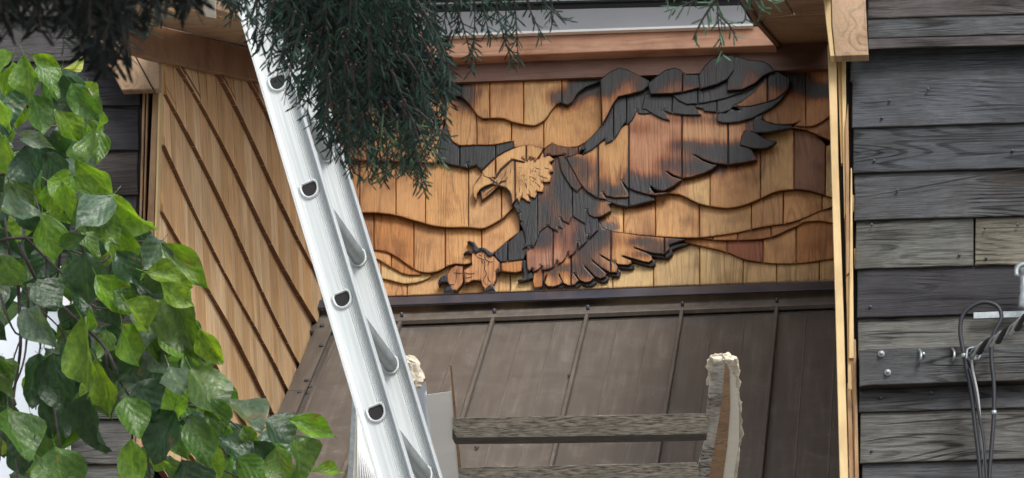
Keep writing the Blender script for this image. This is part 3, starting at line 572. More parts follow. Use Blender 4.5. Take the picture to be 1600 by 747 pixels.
def board(parent, V4, n, thick, col, name='shingle', mat='cedar_side', char=0):
    """four front corners, slab thickness along -n"""
    o = prism(name, V4, n*-thick, M[mat], parent, col=col, char=[char]*8, mats=[M[mat], M['butt']], mi=[0, 0, 1, 0, 0, 0]); return o
rows = [(8.44, 8.50), (8.22, 8.27), (8.0, 8.05), (7.78, 7.84), (7.54, 7.62), (7.315, 7.40), (7.07, 7.17), (6.90, 6.87), (6.70, 6.65), (6.49, 6.48), (6.27, 6.25), (6.04, 6.03), (5.82, 5.8), (5.6, 5.6)]
def roof_z(y): return RP.z + (y-RP.y)*math.tan(SL)
def b1_z(y): return 7.019+(y-12.477)*(8.15-7.019)/(15.43-12.477)
for i, (za, zb) in enumerate(rows):
    y = YF+.012; wob = random.uniform(0, 6)
    def zl(yy, za=za, zb=zb, wob=wob): return za+(zb-za)*(yy-YF)/3.0 + .018*math.sin(yy*2.3+wob)
    while y < YW-.02:
        wd = random.choice([.07, .1, .12, .15, .17, .2]); gp = random.choice([.002, .003, .006]); y2 = min(y+wd, YW)
        z0, z1 = zl(y), zl(y2); zt = min(z0+.33, b1_z(y2)+.02); zt1 = min(z1+.33, b1_z(y2)+.02)
        if z0 < b1_z(y2) and max(z0, z1)+.33 > roof_z(y)-.02 and zt > z0+.02:
            k = random.uniform(.88, 1.1); c = random.choice([(.74, .50, .28), (.80, .58, .34), (.64, .40, .20), (.76, .53, .30), (.70, .45, .23)])
            px = XL+.026+random.uniform(-.001, .001); pt = XL+.003
            dz = 0
            board(ck, [Vector((px, y+gp, z0+dz)), Vector((px, y2-.0008, z1+dz)), Vector((pt, y2-.0008, zt1)), Vector((pt, y+gp, zt))], NX, .022, tuple(q*k for q in c))
        y = y2
    ya_, pts_ = YF+.012, []
    while ya_ < YW:
        z_ = zl(ya_)
        if z_ < b1_z(ya_)-.02 and z_ > roof_z(ya_)-.06: pts_.append((ya_, z_))
        ya_ += .12
    if len(pts_) > 1:
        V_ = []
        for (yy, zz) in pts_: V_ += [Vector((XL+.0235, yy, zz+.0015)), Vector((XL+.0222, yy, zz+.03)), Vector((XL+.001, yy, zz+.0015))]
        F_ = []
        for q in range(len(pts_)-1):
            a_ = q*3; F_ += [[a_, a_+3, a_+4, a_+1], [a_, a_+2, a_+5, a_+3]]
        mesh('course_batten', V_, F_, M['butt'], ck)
# boards at the head of the cheek
lb = thing('dormer_board', cheek(300, 80), 'warm brown board sloping along the top of the left side wall', 'board')
bevel(prism('board', [cheek(x, y, .05) for x, y in ((216, 84), (248, 94), (289, 103), (409, 128), (500, 152), (500, 108), (393, 78), (330, 60), (197, 27), (186, 36))], (-.04, 0, 0), M['board_y'], lb), .003)
rk = thing('fascia_end', front(205, 90), 'tan mitred eave boards at the left end of the dormer', 'fascia')
bevel(prism('fascia_board', [front(x, y, .10) for x, y in ((120, 20), (184, 40), (238, 139), (190, 141), (172, 108))], (0, .04, 0), M['board_tan'], rk), .003)
bevel(prism('fascia_strip', [front(x, y, .08) for x, y in ((186, 41), (198, 46), (219, 85), (249, 95), (249, 138), (240, 139))], (0, .04, 0), M['board_tan'], rk), .002)
# ------------------------------------------------------------ corner trims
def ftrim(name, px, z, mat, parent, t=.03): return bevel(prism(name, [front(x, y, z) for x, y in px], (0, t, 0), M[mat], parent), .002)
ct = thing('corner_trim', front(236, 500), 'pale cedar corner board at the front edge of the left side wall', 'trim')
ftrim('board', [(239, 139), (249, 139), (241, 337), (234, 560), (226, 800), (207, 800), (221, 500), (231, 320)], .03, 'trim_brown', ct, .05)
ftrim('edge_board', [(249, 95), (252, 95), (245, 337), (237, 560), (229, 800), (226, 800), (234, 560), (242, 337)], .034, 'trim', ct, .05)
for i, (xa, xb, w_) in enumerate([(223, 205, 4), (229, 212, 3)]):
    ftrim('thin_strip', [(xa, 139), (xa+w_, 139), ((xa+xb)/2+w_, 450), (xb+w_, 800), (xb, 800), ((xa+xb)/2, 450)], .012, 'trim_brown', ct, .02)
rt_ = thing('post_trim', front(1312, 500), 'tall pale strip of trim standing at the right edge of the recess', 'trim')
ftrim('board', [(1293, 70), (1306, 70), (1309, 240), (1318, 500), (1325, 747), (1328, 850), (1314, 850), (1312, 747), (1305, 480), (1298, 240)], .05, 'trim', rt_, .06)
eb = thing('eave_return', front(1325, 40), 'tan board end hanging at the top of the pale right trim', 'board')
ftrim('board', [(1298, -30), (1351, -30), (1354, 40), (1357, 86), (1305, 88), (1300, 40)], .12, 'board_tan', eb, .05)
ftrim('side_strip', [(1283, -30), (1297, -30), (1299, 40), (1304, 88), (1297, 88), (1289, 22)], .115, 'trim', eb, .05)
rs = thing('right_side_wall', front(1322, 500), 'edge of the right side wall, thin brown shingle ends beside the pale trim', 'shingled wall')
ftrim('backing', [(1306, 86), (1345, 86), (1352, 850), (1320, 850)], -.03, 'black', rs, .05)
Xr = front(1312, 747).x
prism('side_sheathing', [Vector((Xr+.02, YF+.1, 5)), Vector((Xr+.02, YW, 5)), Vector((Xr+.02, YW, 8.5)), Vector((Xr+.02, YF+.1, 7.3))], (.06, 0, 0), M['trim_brown'], rs)
for (a, b, c, d, z) in [((1308, 88), (1320, 88), (1322, 255), (1314, 255), .0), ((1314, 88), (1321, 88), (1324, 330), (1319, 342), .012), ((1320, 200), (1325, 160), (1329, 425), (1322, 430), .02), ((1318, 250), (1324, 250), (1330, 480), (1322, 470), .006),
                        ((1329, 262), (1331, 262), (1334, 560), (1326, 560), .026), ((1322, 430), (1328, 420), (1334, 610), (1325, 608), .01), ((1328, 480), (1333, 480), (1340, 720), (1334, 700), .016), ((1323, 600), (1330, 590), (1336, 760), (1327, 760), .008),
                        ((1333, 530), (1337, 530), (1343, 800), (1336, 800), .022), ((1327, 690), (1333, 690), (1338, 850), (1330, 850), .0)]:
    ftrim('shingle_end', [a, b, c, d], z, random.choice(['trim_brown', 'trim_brown', 'trim']), rs, .03)
for q in ([(1329, 304), (1335, 304), (1336, 331), (1330, 331)], [(1334, 388), (1340, 388), (1341, 418), (1335, 418)]): ftrim('wood_block', q, .0, 'trim', rs, .03)
# ------------------------------------------------------------ weathered siding, right and left
BLOBS[:] = [(1600, 276, 40, 9, .6), (1600, 312, 30, 14, .0), (1570, 300, 12, 12, .2)]
rw_ = thing('plank_wall', front(1460, 400), 'blue grey weathered plank wall on the right with cables on it', 'plank wall')
prism('backing', [front(1336, -60, -.03), front(1800, -75, -.03), front(1800, 850, -.03), front(1352, 860, -.03)], (0, .1, 0), M['black'], rw_)
G1 = (.050, .056, .064); G2 = (.062, .066, .071); G3 = (.10, .102, .095); G4 = (.028, .028, .033); G5 = (.13, .12, .092); G6 = (.066, .058, .058)
def plank(x0, x1, ya, yb, z, col, parent, sl=-.029, tilt=.018, xr=1340, ragged=True):
    j = lambda: random.uniform(-1.3, 1.3) if ragged else 0
    poly = [(x0+j(), ya+(x0-xr)*sl), (x0+j(), (ya+yb)/2+(x0-xr)*sl), (x0+j(), yb+(x0-xr)*sl)]
    n = 9
    for k in range(1, n+1):
        x = x0+(x1-x0)*k/n; poly.append((x, yb+(x-xr)*sl+random.uniform(-.6, .6)))
    poly.append((x1, ya+(x1-xr)*sl))
    return piece('plank', poly, z, .022, col, parent, tilt=tilt, edge=.12, grid=16, mat=M['siding'], P=front)
for ya, yb, z, c in ((-60, -8, .05, G6), (-10, 29, .05, G6), (28, 60, .055, G2), (59, 77, .06, G6), (70, 128, .0, G1), (124, 199, .022, G1), (194, 270, .024, G1), (265, 344, .022, G2), (415, 496, .024, G4), (491, 560, .022, G3), (595, 644, .022, G2), (639, 724, .024, G3), (719, 800, .022, G2)):
    plank((1356 if yb < 80 else 1329+max(0, yb-120)*.026), 1780, ya, yb, z, c, rw_)
plank(1337, 1521, 339, 420, .022, G3, rw_); plank(1523.5, 1780, 339, 420, .022, G5, rw_)
lg_ = piece('ledger', [(1342, 548), (1357, 546), (1500, 541), (1780, 531), (1780, 589), (1500, 597), (1357, 602), (1343, 604)], .065, .045, G2, rw_, edge=.15, grid=16, mat=M['siding'], P=front)
BLOBS[:] = []
def split(pts, z, wd, par):
    P = spline(pts, 6); V = []; n = len(P)
    for i, p in enumerate(P):
        h = wd*.5*math.sin(math.pi*(i+.3)/(n-.4))
        for s in (-1, 1): V.append(front(p[0], p[1]+h*s, z))
    return mesh('split', V, [[2*i, 2*i+1, 2*i+3, 2*i+2] for i in range(n-1)], M['black'], par)
for pts in ([(1341, 309), (1400, 299), (1460, 288), (1530, 275), (1610, 262)], [(1340, 455), (1380, 452), (1440, 453)], [(1342, 160), (1360, 161), (1390, 158)], [(1350, 690), (1400, 683), (1450, 684)], [(1345, 237), (1390, 233), (1420, 234)],
            [(1480, 712), (1540, 705), (1600, 706)], [(1400, 468), (1470, 462), (1560, 463)], [(1343, 525), (1400, 520), (1500, 519)], [(1500, 168), (1560, 164), (1610, 165)], [(1360, 665), (1420, 660), (1500, 655), (1560, 655)], [(1343, 376), (1370, 374), (1410, 376)], [(1420, 215), (1490, 211), (1530, 212)]):
    yy = pts[0][1]
    split(pts, .0262, 2.6, rw_)
for x, y in ((1390, 158), (1402, 298), (1378, 185), (1362, 352), (1539, 357), (1590, 352), (1541, 404), (1499, 399), (1360, 480), (1377, 622), (1362, 705), (1450, 140), (1366, 252), (1582, 236), (1455, 614)):
    p = front(x, y, .020); tube('nail_head', [p, p+Vector((0, -.009, 0))], .0045, M['steel_dark'], rw_, 7)
lw_ = thing('left_plank_wall', front(120, 300), 'dark grey weathered plank wall behind the leaves on the left', 'plank wall')
prism('backing', [front(-250, -60, -.03), front(222, -75, -.03), front(216, 850, -.03), front(-250, 860, -.03)], (0, .1, 0), M['black'], lw_)
y = -50
for i in range(13):
    xe = 220-(y+50)*.02
    plank(xe, -220, y, y+74, .022 if i else .04, random.choice([G4, (.045, .038, .035), (.055, .045, .04), (.05, .048, .05)]) if i < 9 else G3, lw_, xr=220, sl=-.012); y += 70
# white window behind the foliage
ww = thing('white_window', front(50, 600, .05), 'white framed window glimpsed through the leaves at lower left', 'window')
m_, nt_, b_ = newmat('pale_pane'); b_.inputs['Base Color'].default_value = (.62, .68, .74, 1); b_.inputs['Roughness'].default_value = .25
prism('pane', [front(-200, 425, .05), front(100, 420, .05), front(96, 800, .05), front(-200, 800, .05)], (0, .02, 0), m_, ww)
prism('frame', [front(98, 415, .08), front(110, 414, .08), front(104, 800, .08), front(92, 800, .08)], (0, .05, 0), M['white'], ww)
prism('frame', [front(-200, 420, .08), front(98, 416, .08), front(98, 428, .08), front(-200, 432, .08)], (0, .05, 0), M['white'], ww)
prism('glazing_bar', [front(-200, 476, .07), front(98, 472, .07), front(98, 475, .07), front(-200, 479, .07)], (0, .03, 0), M['steel_dark'], ww)
db = thing('grey_board', front(105, 640, .3), 'pale grey board leaning beside the white window behind the leaves', 'board')
prism('board', [front(124, 470, .3), front(134, 474, .3), front(92, 800, .3), (front(58, 800, .3))], (0, .04, 0), M['grey_sheet'], db)
# ------------------------------------------------------------ metal roof below the relief
mr = thing('metal_roof', roof(950, 600), 'brown standing seam metal roof sloping down below the eagle wall', 'metal roof')
xs = [XL+.01] + [roof(520, 541).x] + [roof(*q).x for q in ((625, 514), (771, 506), (918, 499), (1066, 494), (1214, 488))] + [Xr+.03]
def rp(x, y, z=0): return Vector((x, y, roof_z(y))) + RN*z
ybar = roof(918, 500).y
for i in range(len(xs)-1):
    a, b = xs[i]+.002, xs[i+1]-.002
    if i == 0: continue
    V4 = [rp(a, ybar, 0), rp(a, 12.3, 0), rp(b, 12.3, 0), rp(b, ybar, 0)]
    prism('roof_pan', V4, RN*-.01, M['roof'], mr)
    for k in ((.33, .67) if i > 1 else ()):     # faint stiffening beads in the pan
        x = a+(b-a)*k
        if i in (2, 3, 4, 5, 6): prism('pan_bead', [rp(x-.004, ybar-.05, .0005), rp(x-.004, 12.3, .0005), rp(x, 12.3, .002), rp(x, ybar-.05, .002)], (.004, 0, -.002), M['roof'], mr)
for i, x in enumerate(xs[1:-1]):
    hgt = .03 if i else .006
    s_ = bevel(prism('standing_seam', [rp(x-.007, ybar+.02, 0), rp(x-.007, 12.3, 0), rp(x-.007, 12.3, hgt), rp(x-.007, ybar+.02, hgt)], (.014, 0, 0), M['roof'], mr), .002)
    if i:
        tube('seam_cap', [rp(x, ybar+.045, .02), rp(x, ybar+.045, .045)], .007, M['steel_dark'], mr, 8)
# apron between the wall and the seams, and cover strip
prism('underlay', [rp(XL-.02, YW, -.02), rp(XL-.02, 12.3, -.02), rp(Xr+.04, 12.3, -.02), rp(Xr+.04, YW, -.02)], RN*-.03, M['roof'], mr)
prism('apron', [rp(XL+.01, YW-.02, .004), rp(XL+.01, ybar-.01, .004), rp(Xr+.03, ybar-.01, .004), rp(Xr+.03, YW-.02, .004)], RN*-.012, M['roof'], mr)
bevel(prism('cover_strip', [rp(xs[2]-.02, ybar+.035, .028), rp(xs[2]-.02, ybar-.01, .034), rp(Xr+.03, ybar-.01, .034), rp(Xr+.03, ybar+.035, .028)], RN*-.02, M['roof'], mr), .002)
pl = [wall(480, base_y(480)+2, .06), wall(1312, base_y(1312)+2, .06), wall(1312, base_y(1312)+14, .14), wall(480, base_y(480)+14, .14)]
bevel(prism('wall_flashing', pl, (0, .012, -.004), M['steel_dark'], mr), .002)
prism('side_flashing', [rp(XL+.03, YW-.05, .006), rp(XL+.03, 14.95, .006), rp(xs[1]-.03, 14.95, .006), rp(xs[1]-.03, YW-.05, .006)], RN*-.008, M['roof'], mr)
prism('side_flashing', [rp(XL+.03, 14.94, .009), rp(XL+.03, 12.3, .009), rp(xs[1]-.03, 12.3, .009), rp(xs[1]-.03, 14.94, .009)], RN*-.008, M['roof'], mr)
for x, y in ((502, 541), (479, 595), (484, 605), (468, 614), (503, 510), (890, 588), (745, 700)):
    p = roof(x, y, .008); tube('screw', [p, p+RN*.006], .009, M['steel_dark'], mr, 7)
# ------------------------------------------------------------ aluminium ladder
def project(p):
    v = Vector(p)-CAM; d = v.dot(FW); return 800+v.dot(RT)/d*F, 373.5-v.dot(UP)/d*F, d
d4 = 9.3; P4 = at(588, 644, d4); best = None
for k in range(400):
    P1 = at(434, 128, d4+k*.003); e = abs((P1-P4).length-.915)
    if best is None or e < best[0]: best = (e, P1, k)
P1 = best[1]; A = (P1-P4).normalized()
vd = (P4-CAM).normalized(); R0 = (vd-A*vd.dot(A)).normalized(); Ls = A.cross(R0)
if Ls.dot(RT) < 0: Ls = -Ls
RX = (R0*math.cos(.165)+Ls*math.sin(.165)).normalized(); WX = RX.cross(A).normalized()
if WX.dot(RT) < 0: WX = -WX
al = thing('aluminium_ladder', P4, 'long silver aluminium extension ladder leaning across the left of the picture', 'ladder')
HW = .040
prof = [(-HW, -.022), (-HW+.003, -.022), (-HW+.003, -.003), (-.030, -.0005), (-.022, .0), (.004, .0)]
for k in range(6): prof += [(.006+k*.0042, 0), (.0075+k*.0042, .0016), (.009+k*.0042, 0)]
prof += [(.034, -.001), (HW-.003, -.003), (HW-.003, -.022), (HW, -.022), (HW, .004), (-HW, .004)]
def rail(off, flip=1, name='rail'):
    s0, s1 = -6.2, 3.3; V = []
    for s in (s0, s1):
        for (a, b) in prof: V.append(P4 + A*s + WX*a + RX*(b*flip+off))
    n = len(prof); Fc = [[i, (i+1) % n, n+(i+1) % n, n+i] for i in range(n)]+[list(range(n)), list(range(2*n-1, n-1, -1))]
    o = mesh(name, V, Fc, M['alu'], al)
    bm = bmesh.new(); bm.from_mesh(o.data); bmesh.ops.recalc_face_normals(bm, faces=bm.faces); bm.to_mesh(o.data); bm.free()
    Rm = Matrix((WX, A.cross(WX), A)).transposed().to_4x4(); o.data.transform(Rm.inverted()); o.rotation_euler = Rm.to_euler(); return o
rail(0); rail(.40, 1)
D = [(.0175*math.cos(t), .021*math.sin(t)) for t in [math.pi+math.pi*k/10 for k in range(11)]]; D = D+[(.0175, .009), (.013, .014), (-.013, .014), (-.0175, .009)]
DZ = A; DXX = WX
def dloop(c, s=1): return [c + DXX*(a*s) + DZ*(b*s) for a, b in D]
proto = None
for k in range(-19, 11):
    c = P4 + A*(.305*k)
    if proto is None:
        n = len(D); V = dloop(c+RX*.004)+dloop(c+RX*.40); rg = mesh('rung', V, [[i, (i+1) % n, n+(i+1) % n, n+i] for i in range(n)], M['alu_in'], al, smooth=False)
        V = dloop(c, 1.38)+dloop(c+RX*-.006, 1.28)+dloop(c+RX*-.006, 1.08)+dloop(c+RX*-.001, 1.0)
        Fq = [[r*n+i, r*n+(i+1) % n, (r+1)*n+(i+1) % n, (r+1)*n+i] for r in range(3) for i in range(n)]
        lp = mesh('rung_collar', V, Fq, M['alu'], al, smooth=True)
        bo = mesh('bore_shade_disc', dloop(c+RX*-.0012, 1.02), [list(range(n))], M['black'], al)  # flat black disc, the hollow rung's inner shade put into its colour
        V = dloop(c+RX*.393, 1.25)+dloop(c+RX*.392, 1.05); fl = mesh('rung_flare', V, [[i, (i+1) % n, n+(i+1) % n, n+i] for i in range(n)], M['alu'], al)
        proto = (rg, lp, bo, fl); c0 = c
    else:
        for q in proto:
            o = q.copy(); C.objects.link(o); o.parent = al; o.location = q.location + (c-c0)
# ------------------------------------------------------------ old wooden ladder with padded rail ends
def dw(y): return 11*1358/(2020-y)
def wq(px, off=0): return [at(x, y, dw(y)+off) for x, y in px]
wl = thing('wooden_ladder', at(1110, 660, 11), 'old flaking wooden ladder with a ragged padded end, lying before the metal roof', 'ladder')
bk = FW*.05
bevel(prism('rail', wq([(1113, 563), (1134, 561), (1130, 610), (1125, 650), (1108, 747), (1095, 800), (1078, 800), (1088, 738), (1101, 690), (1104, 650), (1108, 610)]), bk, M['ladder_wood'], wl), .003)
prism('rail_core', wq([(1132, 563), (1140, 580), (1141, 640), (1136, 700), (1128, 760), (1122, 800), (1094, 800), (1106, 747), (1123, 650), (1130, 600)], .012), bk, M['raw_wood'], wl)
prism('rail_liner', wq([(1134, 566), (1152, 570), (1153, 625), (1155, 640), (1155, 690), (1146, 747), (1136, 800), (1118, 800), (1128, 740), (1137, 690), (1141, 625)], .03), bk, M['cream'], wl)
def rung(px, nm='rung'):
    o = bevel(prism(nm, wq(px), (0, .085, 0), M['rung_wood'], wl), .003); return o
rung([(706, 652.5), (840, 650.5), (1000, 647.5), (1104, 645.5), (1104, 663), (1000, 665), (840, 668), (706, 669)])
rung([(716, 730), (860, 727.5), (1000, 724.5), (1090, 722), (1090, 738), (1000, 740), (860, 743), (716, 745)])
M['shade_wood'] = plain('rung_shade_wood', (.055, .045, .036), .9, noise=.6, nscale=60, stretch=(.4, 1, 1.2), bump=.6)  # shade under the rungs, put into the colour of separate strips
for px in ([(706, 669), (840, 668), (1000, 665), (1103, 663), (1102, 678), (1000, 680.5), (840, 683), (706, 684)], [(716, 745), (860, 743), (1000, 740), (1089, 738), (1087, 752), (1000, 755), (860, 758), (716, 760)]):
    bevel(prism('rung_shade_strip', wq(px, .015), (0, .06, 0), M['shade_wood'], wl), .002)
prism('brace', wq([(1063, 736), (1092, 735), (1085, 800), (1060, 800)], -.01), bk, M['ladder_wood'], wl)
prism('channel_web', wq([(664, 617), (705, 612), (713, 680), (724, 800), (690, 800)], .02), FW*.01, M['white'], wl)
prism('channel_flange', wq([(703, 570), (706, 571), (716, 680), (727, 800), (722, 800), (712, 690)], .0), FW*.03, M['trim_brown'], wl)
prism('blue_sheet', wq([(632, 617), (665, 597), (671, 660), (694, 800), (660, 800)], .05), FW*.01, M['white_blue'], wl)
def rag(name, path, r, parent, n=1500):
    V, Fc = tube_data(path, r, 14)
    bm = bmesh.new(); vs = [bm.verts.new(v) for v in V]
    for f in Fc: bm.faces.new([vs[i] for i in f])
    bmesh.ops.triangulate(bm, faces=bm.faces); bmesh.ops.subdivide_edges(bm, edges=bm.edges, cuts=2, use_grid_fill=True)
    from mathutils import noise
    for v in bm.verts: v.co += Vector((noise.noise(v.co*95), noise.noise(v.co*95+Vector((9, 0, 0))), noise.noise(v.co*95+Vector((0, 9, 0)))))*.010
    me = bpy.data.meshes.new(name); c = sum((v.co for v in bm.verts), Vector())/len(bm.verts)
    for v in bm.verts: v.co -= c
    bm.to_mesh(me); bm.free(); me.materials.append(M['rag'])
    o = bpy.data.objects.new(name, me); C.objects.link(o); o.parent = parent; o.location = c-wloc(parent); return o
rag('rag_padding', [at(x, y, dw(y)+o) for x, y, o in ((1108, 600, .0), (1107, 580, -.01), (1110, 565, -.01), (1118, 560, 0), (1128, 558, .01), (1140, 560, .02), (1148, 566, .03), (1151, 582, .04), (1153, 606, .05))], [.002, .004, .008, .010, .011, .011, .010, .008, .004], wl)
rag('rag_edge', [at(x, y, dw(y)+.07) for x, y in ((1153, 606), (1155, 630), (1157, 655), (1157, 685), (1152, 705), (1150, 730), (1144, 770))], [.003, .004, .005, .006, .006, .005, .005], wl)
rag('rag_padding', [at(x, y, 10.35) for x, y in ((622, 562), (632, 564), (642, 566), (648, 576), (650, 590), (648, 604))], [.012, .016, .02, .016, .018, .012], wl)
# ribbed vent panel behind the ladder
vp = thing('ribbed_panel', at(575, 690, 10.6), 'off white finely ribbed panel standing behind the aluminium ladder', 'panel')
prism('panel', [at(x, y, 10.6) for x, y in ((557, 622), (566, 628), (620, 800), (549, 800))], FW*.04, M['cream'], vp)
prism('side', [at(x, y, 10.58) for x, y in ((551, 615), (557, 622), (549, 800), (540, 800))], FW*.04, M['galv'], vp)
for k in range(11):
    x0_, x1_ = 560+k*.6, 556+k*6
    tube('rib', [at(x0_, 640+k*6, 10.59), at(x1_+2, 800, 10.59)], .0022, M['white'], vp, 5)
# ------------------------------------------------------------ cables and fittings on the right wall
cb = thing('service_cable', front(1530, 600, .1), 'black cable looping down the grey planks beside the clamp', 'cable')
def fz(P, z): return [front(x, y, z if not isinstance(z, (list, tuple)) else z[min(i, len(z)-1)]) for i, (x, y) in enumerate(P)]
loop = spline([(1536, 800), (1530, 720), (1524, 670), (1517, 610), (1506, 553), (1500.5, 520), (1503, 496), (1514, 482), (1532, 473), (1548, 473.5), (1560, 480), (1565, 494), (1560, 508), (1552, 524), (1549, 560), (1553, 600), (1553, 645), (1550, 690), (1546, 740), (1545, 800)], 5)
tube('sheath', fz(loop, .11), .0068, M['rubber'], cb, 8)
tube('inner_lead', fz(spline([(1544, 800), (1538, 700), (1530, 650), (1521, 600), (1514, 575)], 6), .12), .0045, M['rubber'], cb, 6)
c2_ = thing('pale_cable', front(1526, 640, .1), 'thin pale cable hanging between the black cables', 'cable')
tube('sheath', fz(spline([(1518, 562), (1520, 580), (1528, 620), (1533, 680), (1540, 740), (1543, 800)], 6), .105), .0045, M['cable_grey'], c2_, 6)
for q in ((1506, 556), (1553, 645)): tube('cable_tie', fz([(q[0], q[1]-3), (q[0]+.4, q[1]+3)], .11), .0092, M['galv'], cb, 8)
tc_ = thing('twisted_cable', front(1560, 520, .15), 'twisted overhead cable running up right from the clamp', 'cable')
for ph, r_, mt in ((0, .009, 'rubber'), (2.1, .0065, 'cable_grey'), (4.2, .005, 'galv')):
    P = []
    for i in range(40):
        t = i/39; x, y = 1516+(1640-1516)*t, 553+(468-553)*t+6*math.sin(t*3.1)
        P.append(front(x, y, .11+.5*t)+(UP*math.cos(t*26+ph)+RT*math.sin(t*26+ph)*.4)*.011)
    tube('strand', P, r_, M[mt], tc_, 7)
cl = thing('cable_clamp', front(1518, 556, .09), 'galvanised clamp bracket bolted to the ledger board', 'clamp')
tube('hook', fz(spline([(1510, 561), (1512, 546), (1520, 543), (1530, 544), (1531, 556), (1527, 562)], 3), .13), .0035, M['galv'], cl, 6)
bevel(prism('plate', fz([(1512, 553), (1524, 551), (1526, 562), (1514, 564)], .10), (0, .03, 0), M['galv'], cl), .002)
def bolt(x, y, r, z, par): 
    p = front(x, y, z); tube('washer', [p, p+Vector((0, -.004, 0))], r, M['galv'], par, 14); tube('nut', [p+Vector((0, -.004, 0)), p+Vector((0, -.016, 0))], r*.55, M['galv'], par, 6)
bolt(1519, 557, .009, .105, cl)
for i, (x, y) in enumerate(((1377, 553.5), (1387, 582.5))):
    b_ = thing('washer_bolt', front(x, y, .065), ['galvanised bolt and washer at the upper left of the ledger board', 'lower of the two bolts, washered, on the ledger board'][i], 'bolt', 'bolts on the ledger board'); bolt(x, y, .011, .066, b_)
for i, x in enumerate((1436, 1488)):
    y = 546-(x-1436)*.03
    h_ = thing('wall_hook', front(x, y+10, .07), ['steel staple hook nearer the bolts on the ledger board', 'steel staple hook left of the cable clamp'][i], 'hook', 'hooks on the ledger board')
    tube('hook', fz(spline([(x, y), (x+3, y+5), (x+3, y+14), (x+1, y+20)], 3), [.07, .09, .10, .10, .10, .09, .07]), .0042, M['galv'], h_, 7)
    if i == 0: tube('nail', [front(x+7, y+7, .066), front(x+7, y+7, .075)], .006, M['galv'], h_, 8)
br = thing('steel_bracket', front(1560, 490, .05), 'flat galvanised steel strap fixed across the grey planks', 'bracket')
bevel(prism('strap', fz([(1521, 488), (1560, 486.5), (1640, 485), (1640, 495), (1560, 496.5), (1521, 498)], .05), (0, .01, 0), M['galv'], br), .001)
ins = thing('cable_insulator', front(1600, 440, .12), 'grey metal insulator fitting hanging at the right edge', 'insulator')
rag_prof = spline([(1600, 414), (1598, 425), (1600, 440), (1602, 455), (1600, 470), (1597, 482)], 4)
tube('body', fz(rag_prof, .12), [.022, .028, .03, .016, .014, .014, .016, .02, .02, .018, .02, .018, .016, .014, .012, .012, .01, .01, .01][:len(rag_prof)] + [.01]*max(0, len(rag_prof)-19), M['galv'], ins, 12)
tube('ear', fz(spline([(1589, 432), (1588, 424), (1592, 416), (1602, 413), (1612, 418)], 3), .15), .008, M['galv'], ins, 8)
# ------------------------------------------------------------ ground
gm = plain('ground_gravel', (.24, .225, .20), .95, noise=.3, nscale=3)
gr = mesh('ground', [(-1500, -1500, 0), (1500, -1500, 0), (1500, 1500, 0), (-1500, 1500, 0)], [[0, 1, 2, 3]], gm); gr['kind'] = 'structure'

# ------------------------------------------------------------ broad leaved tree on the left
tr = thing('dogwood_tree', (at(-200, 700, 7.9).x, at(-200, 700, 7.9).y, 0), 'leafy green tree with broad drooping leaves filling the left side', 'tree')
def leafmesh(i):
    rn = random.Random(i); nx, ny = 4, 9; V = []; Fc = []
    curl = rn.uniform(-.35, .4); fold = rn.uniform(.05, .6); tw = rn.uniform(-.3, .3); wv = rn.uniform(0, 6)
    prof = [.04, .27, .42, .49, .5, .46, .37, .24, .10, .0]
    for j in range(ny+1):
        t = j/ny; w_ = prof[j]
        for k in range(-2, 3):
            u = k/2; x = u*w_; edge_ = abs(u)**2*.09*math.sin(t*9+wv+u*2)
            V.append((x+tw*t*t*.3, t + (.02 if abs(k) == 2 else 0), abs(x)*fold + curl*t*t*1.1 + edge_ - .012*(abs(k) == 0)))
    for j in range(ny):
        for k in range(nx):
            a = j*5+k; Fc.append([a, a+1, a+6, a+5])
    b = len(V)
    V += [(-.008, -.22, .06), (.008, -.22, .06), (.008, .02, 0), (-.008, .02, 0)]; Fc.append([b, b+1, b+2, b+3])
    me = bpy.data.meshes.new('leaf'); me.from_pydata(V, [], Fc); me.materials.append(M['leaf']); me.polygons.foreach_set('use_smooth', [True]*len(Fc)); return me
LM = [leafmesh(i) for i in range(16)]
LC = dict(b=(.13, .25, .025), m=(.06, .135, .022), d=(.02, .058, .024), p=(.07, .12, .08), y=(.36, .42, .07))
def leaf(bx, by, tx, ty, wpx, kind, dep, tilt=None):
    rn = random.uniform; L_ = math.dist((bx, by), (tx, ty)); 
    lm = L_*dep/F; dz = {'p': -.7, 'd': .1, 'b': .35, 'm': -.15, 'y': .2}[kind]+rn(-.2, .2)
    Bp = at(bx, by, dep); Tp = at(tx, ty, dep+lm*dz); Y = Tp-Bp; ln = Y.length; Yn = Y.normalized()
    Z = (-FW - Yn*(-FW).dot(Yn)).normalized(); X = Yn.cross(Z).normalized()
    a = rn(-.9, .9) if tilt is None else tilt
    X2 = X*math.cos(a)+Z*math.sin(a); Z2 = X2.cross(Yn)
    if Z2.dot(FW) > 0: Z2 = -Z2
    wm = 1.08*wpx*dep/F/max(.75, math.cos(a))
    o = bpy.data.objects.new('leaf', random.choice(LM)); C.objects.link(o); o.parent = tr
    m = Matrix(((X2.x*wm, Yn.x*ln, Z2.x*ln, Bp.x-tr.location.x), (X2.y*wm, Yn.y*ln, Z2.y*ln, Bp.y-tr.location.y), (X2.z*wm, Yn.z*ln, Z2.z*ln, Bp.z-tr.location.z), (0, 0, 0, 1)))
    o.matrix_local = m; c = LC[kind]; k = rn(.8, 1.25); o.color = (c[0]*k*rn(.9, 1.15), c[1]*k, c[2]*k, 1); return o
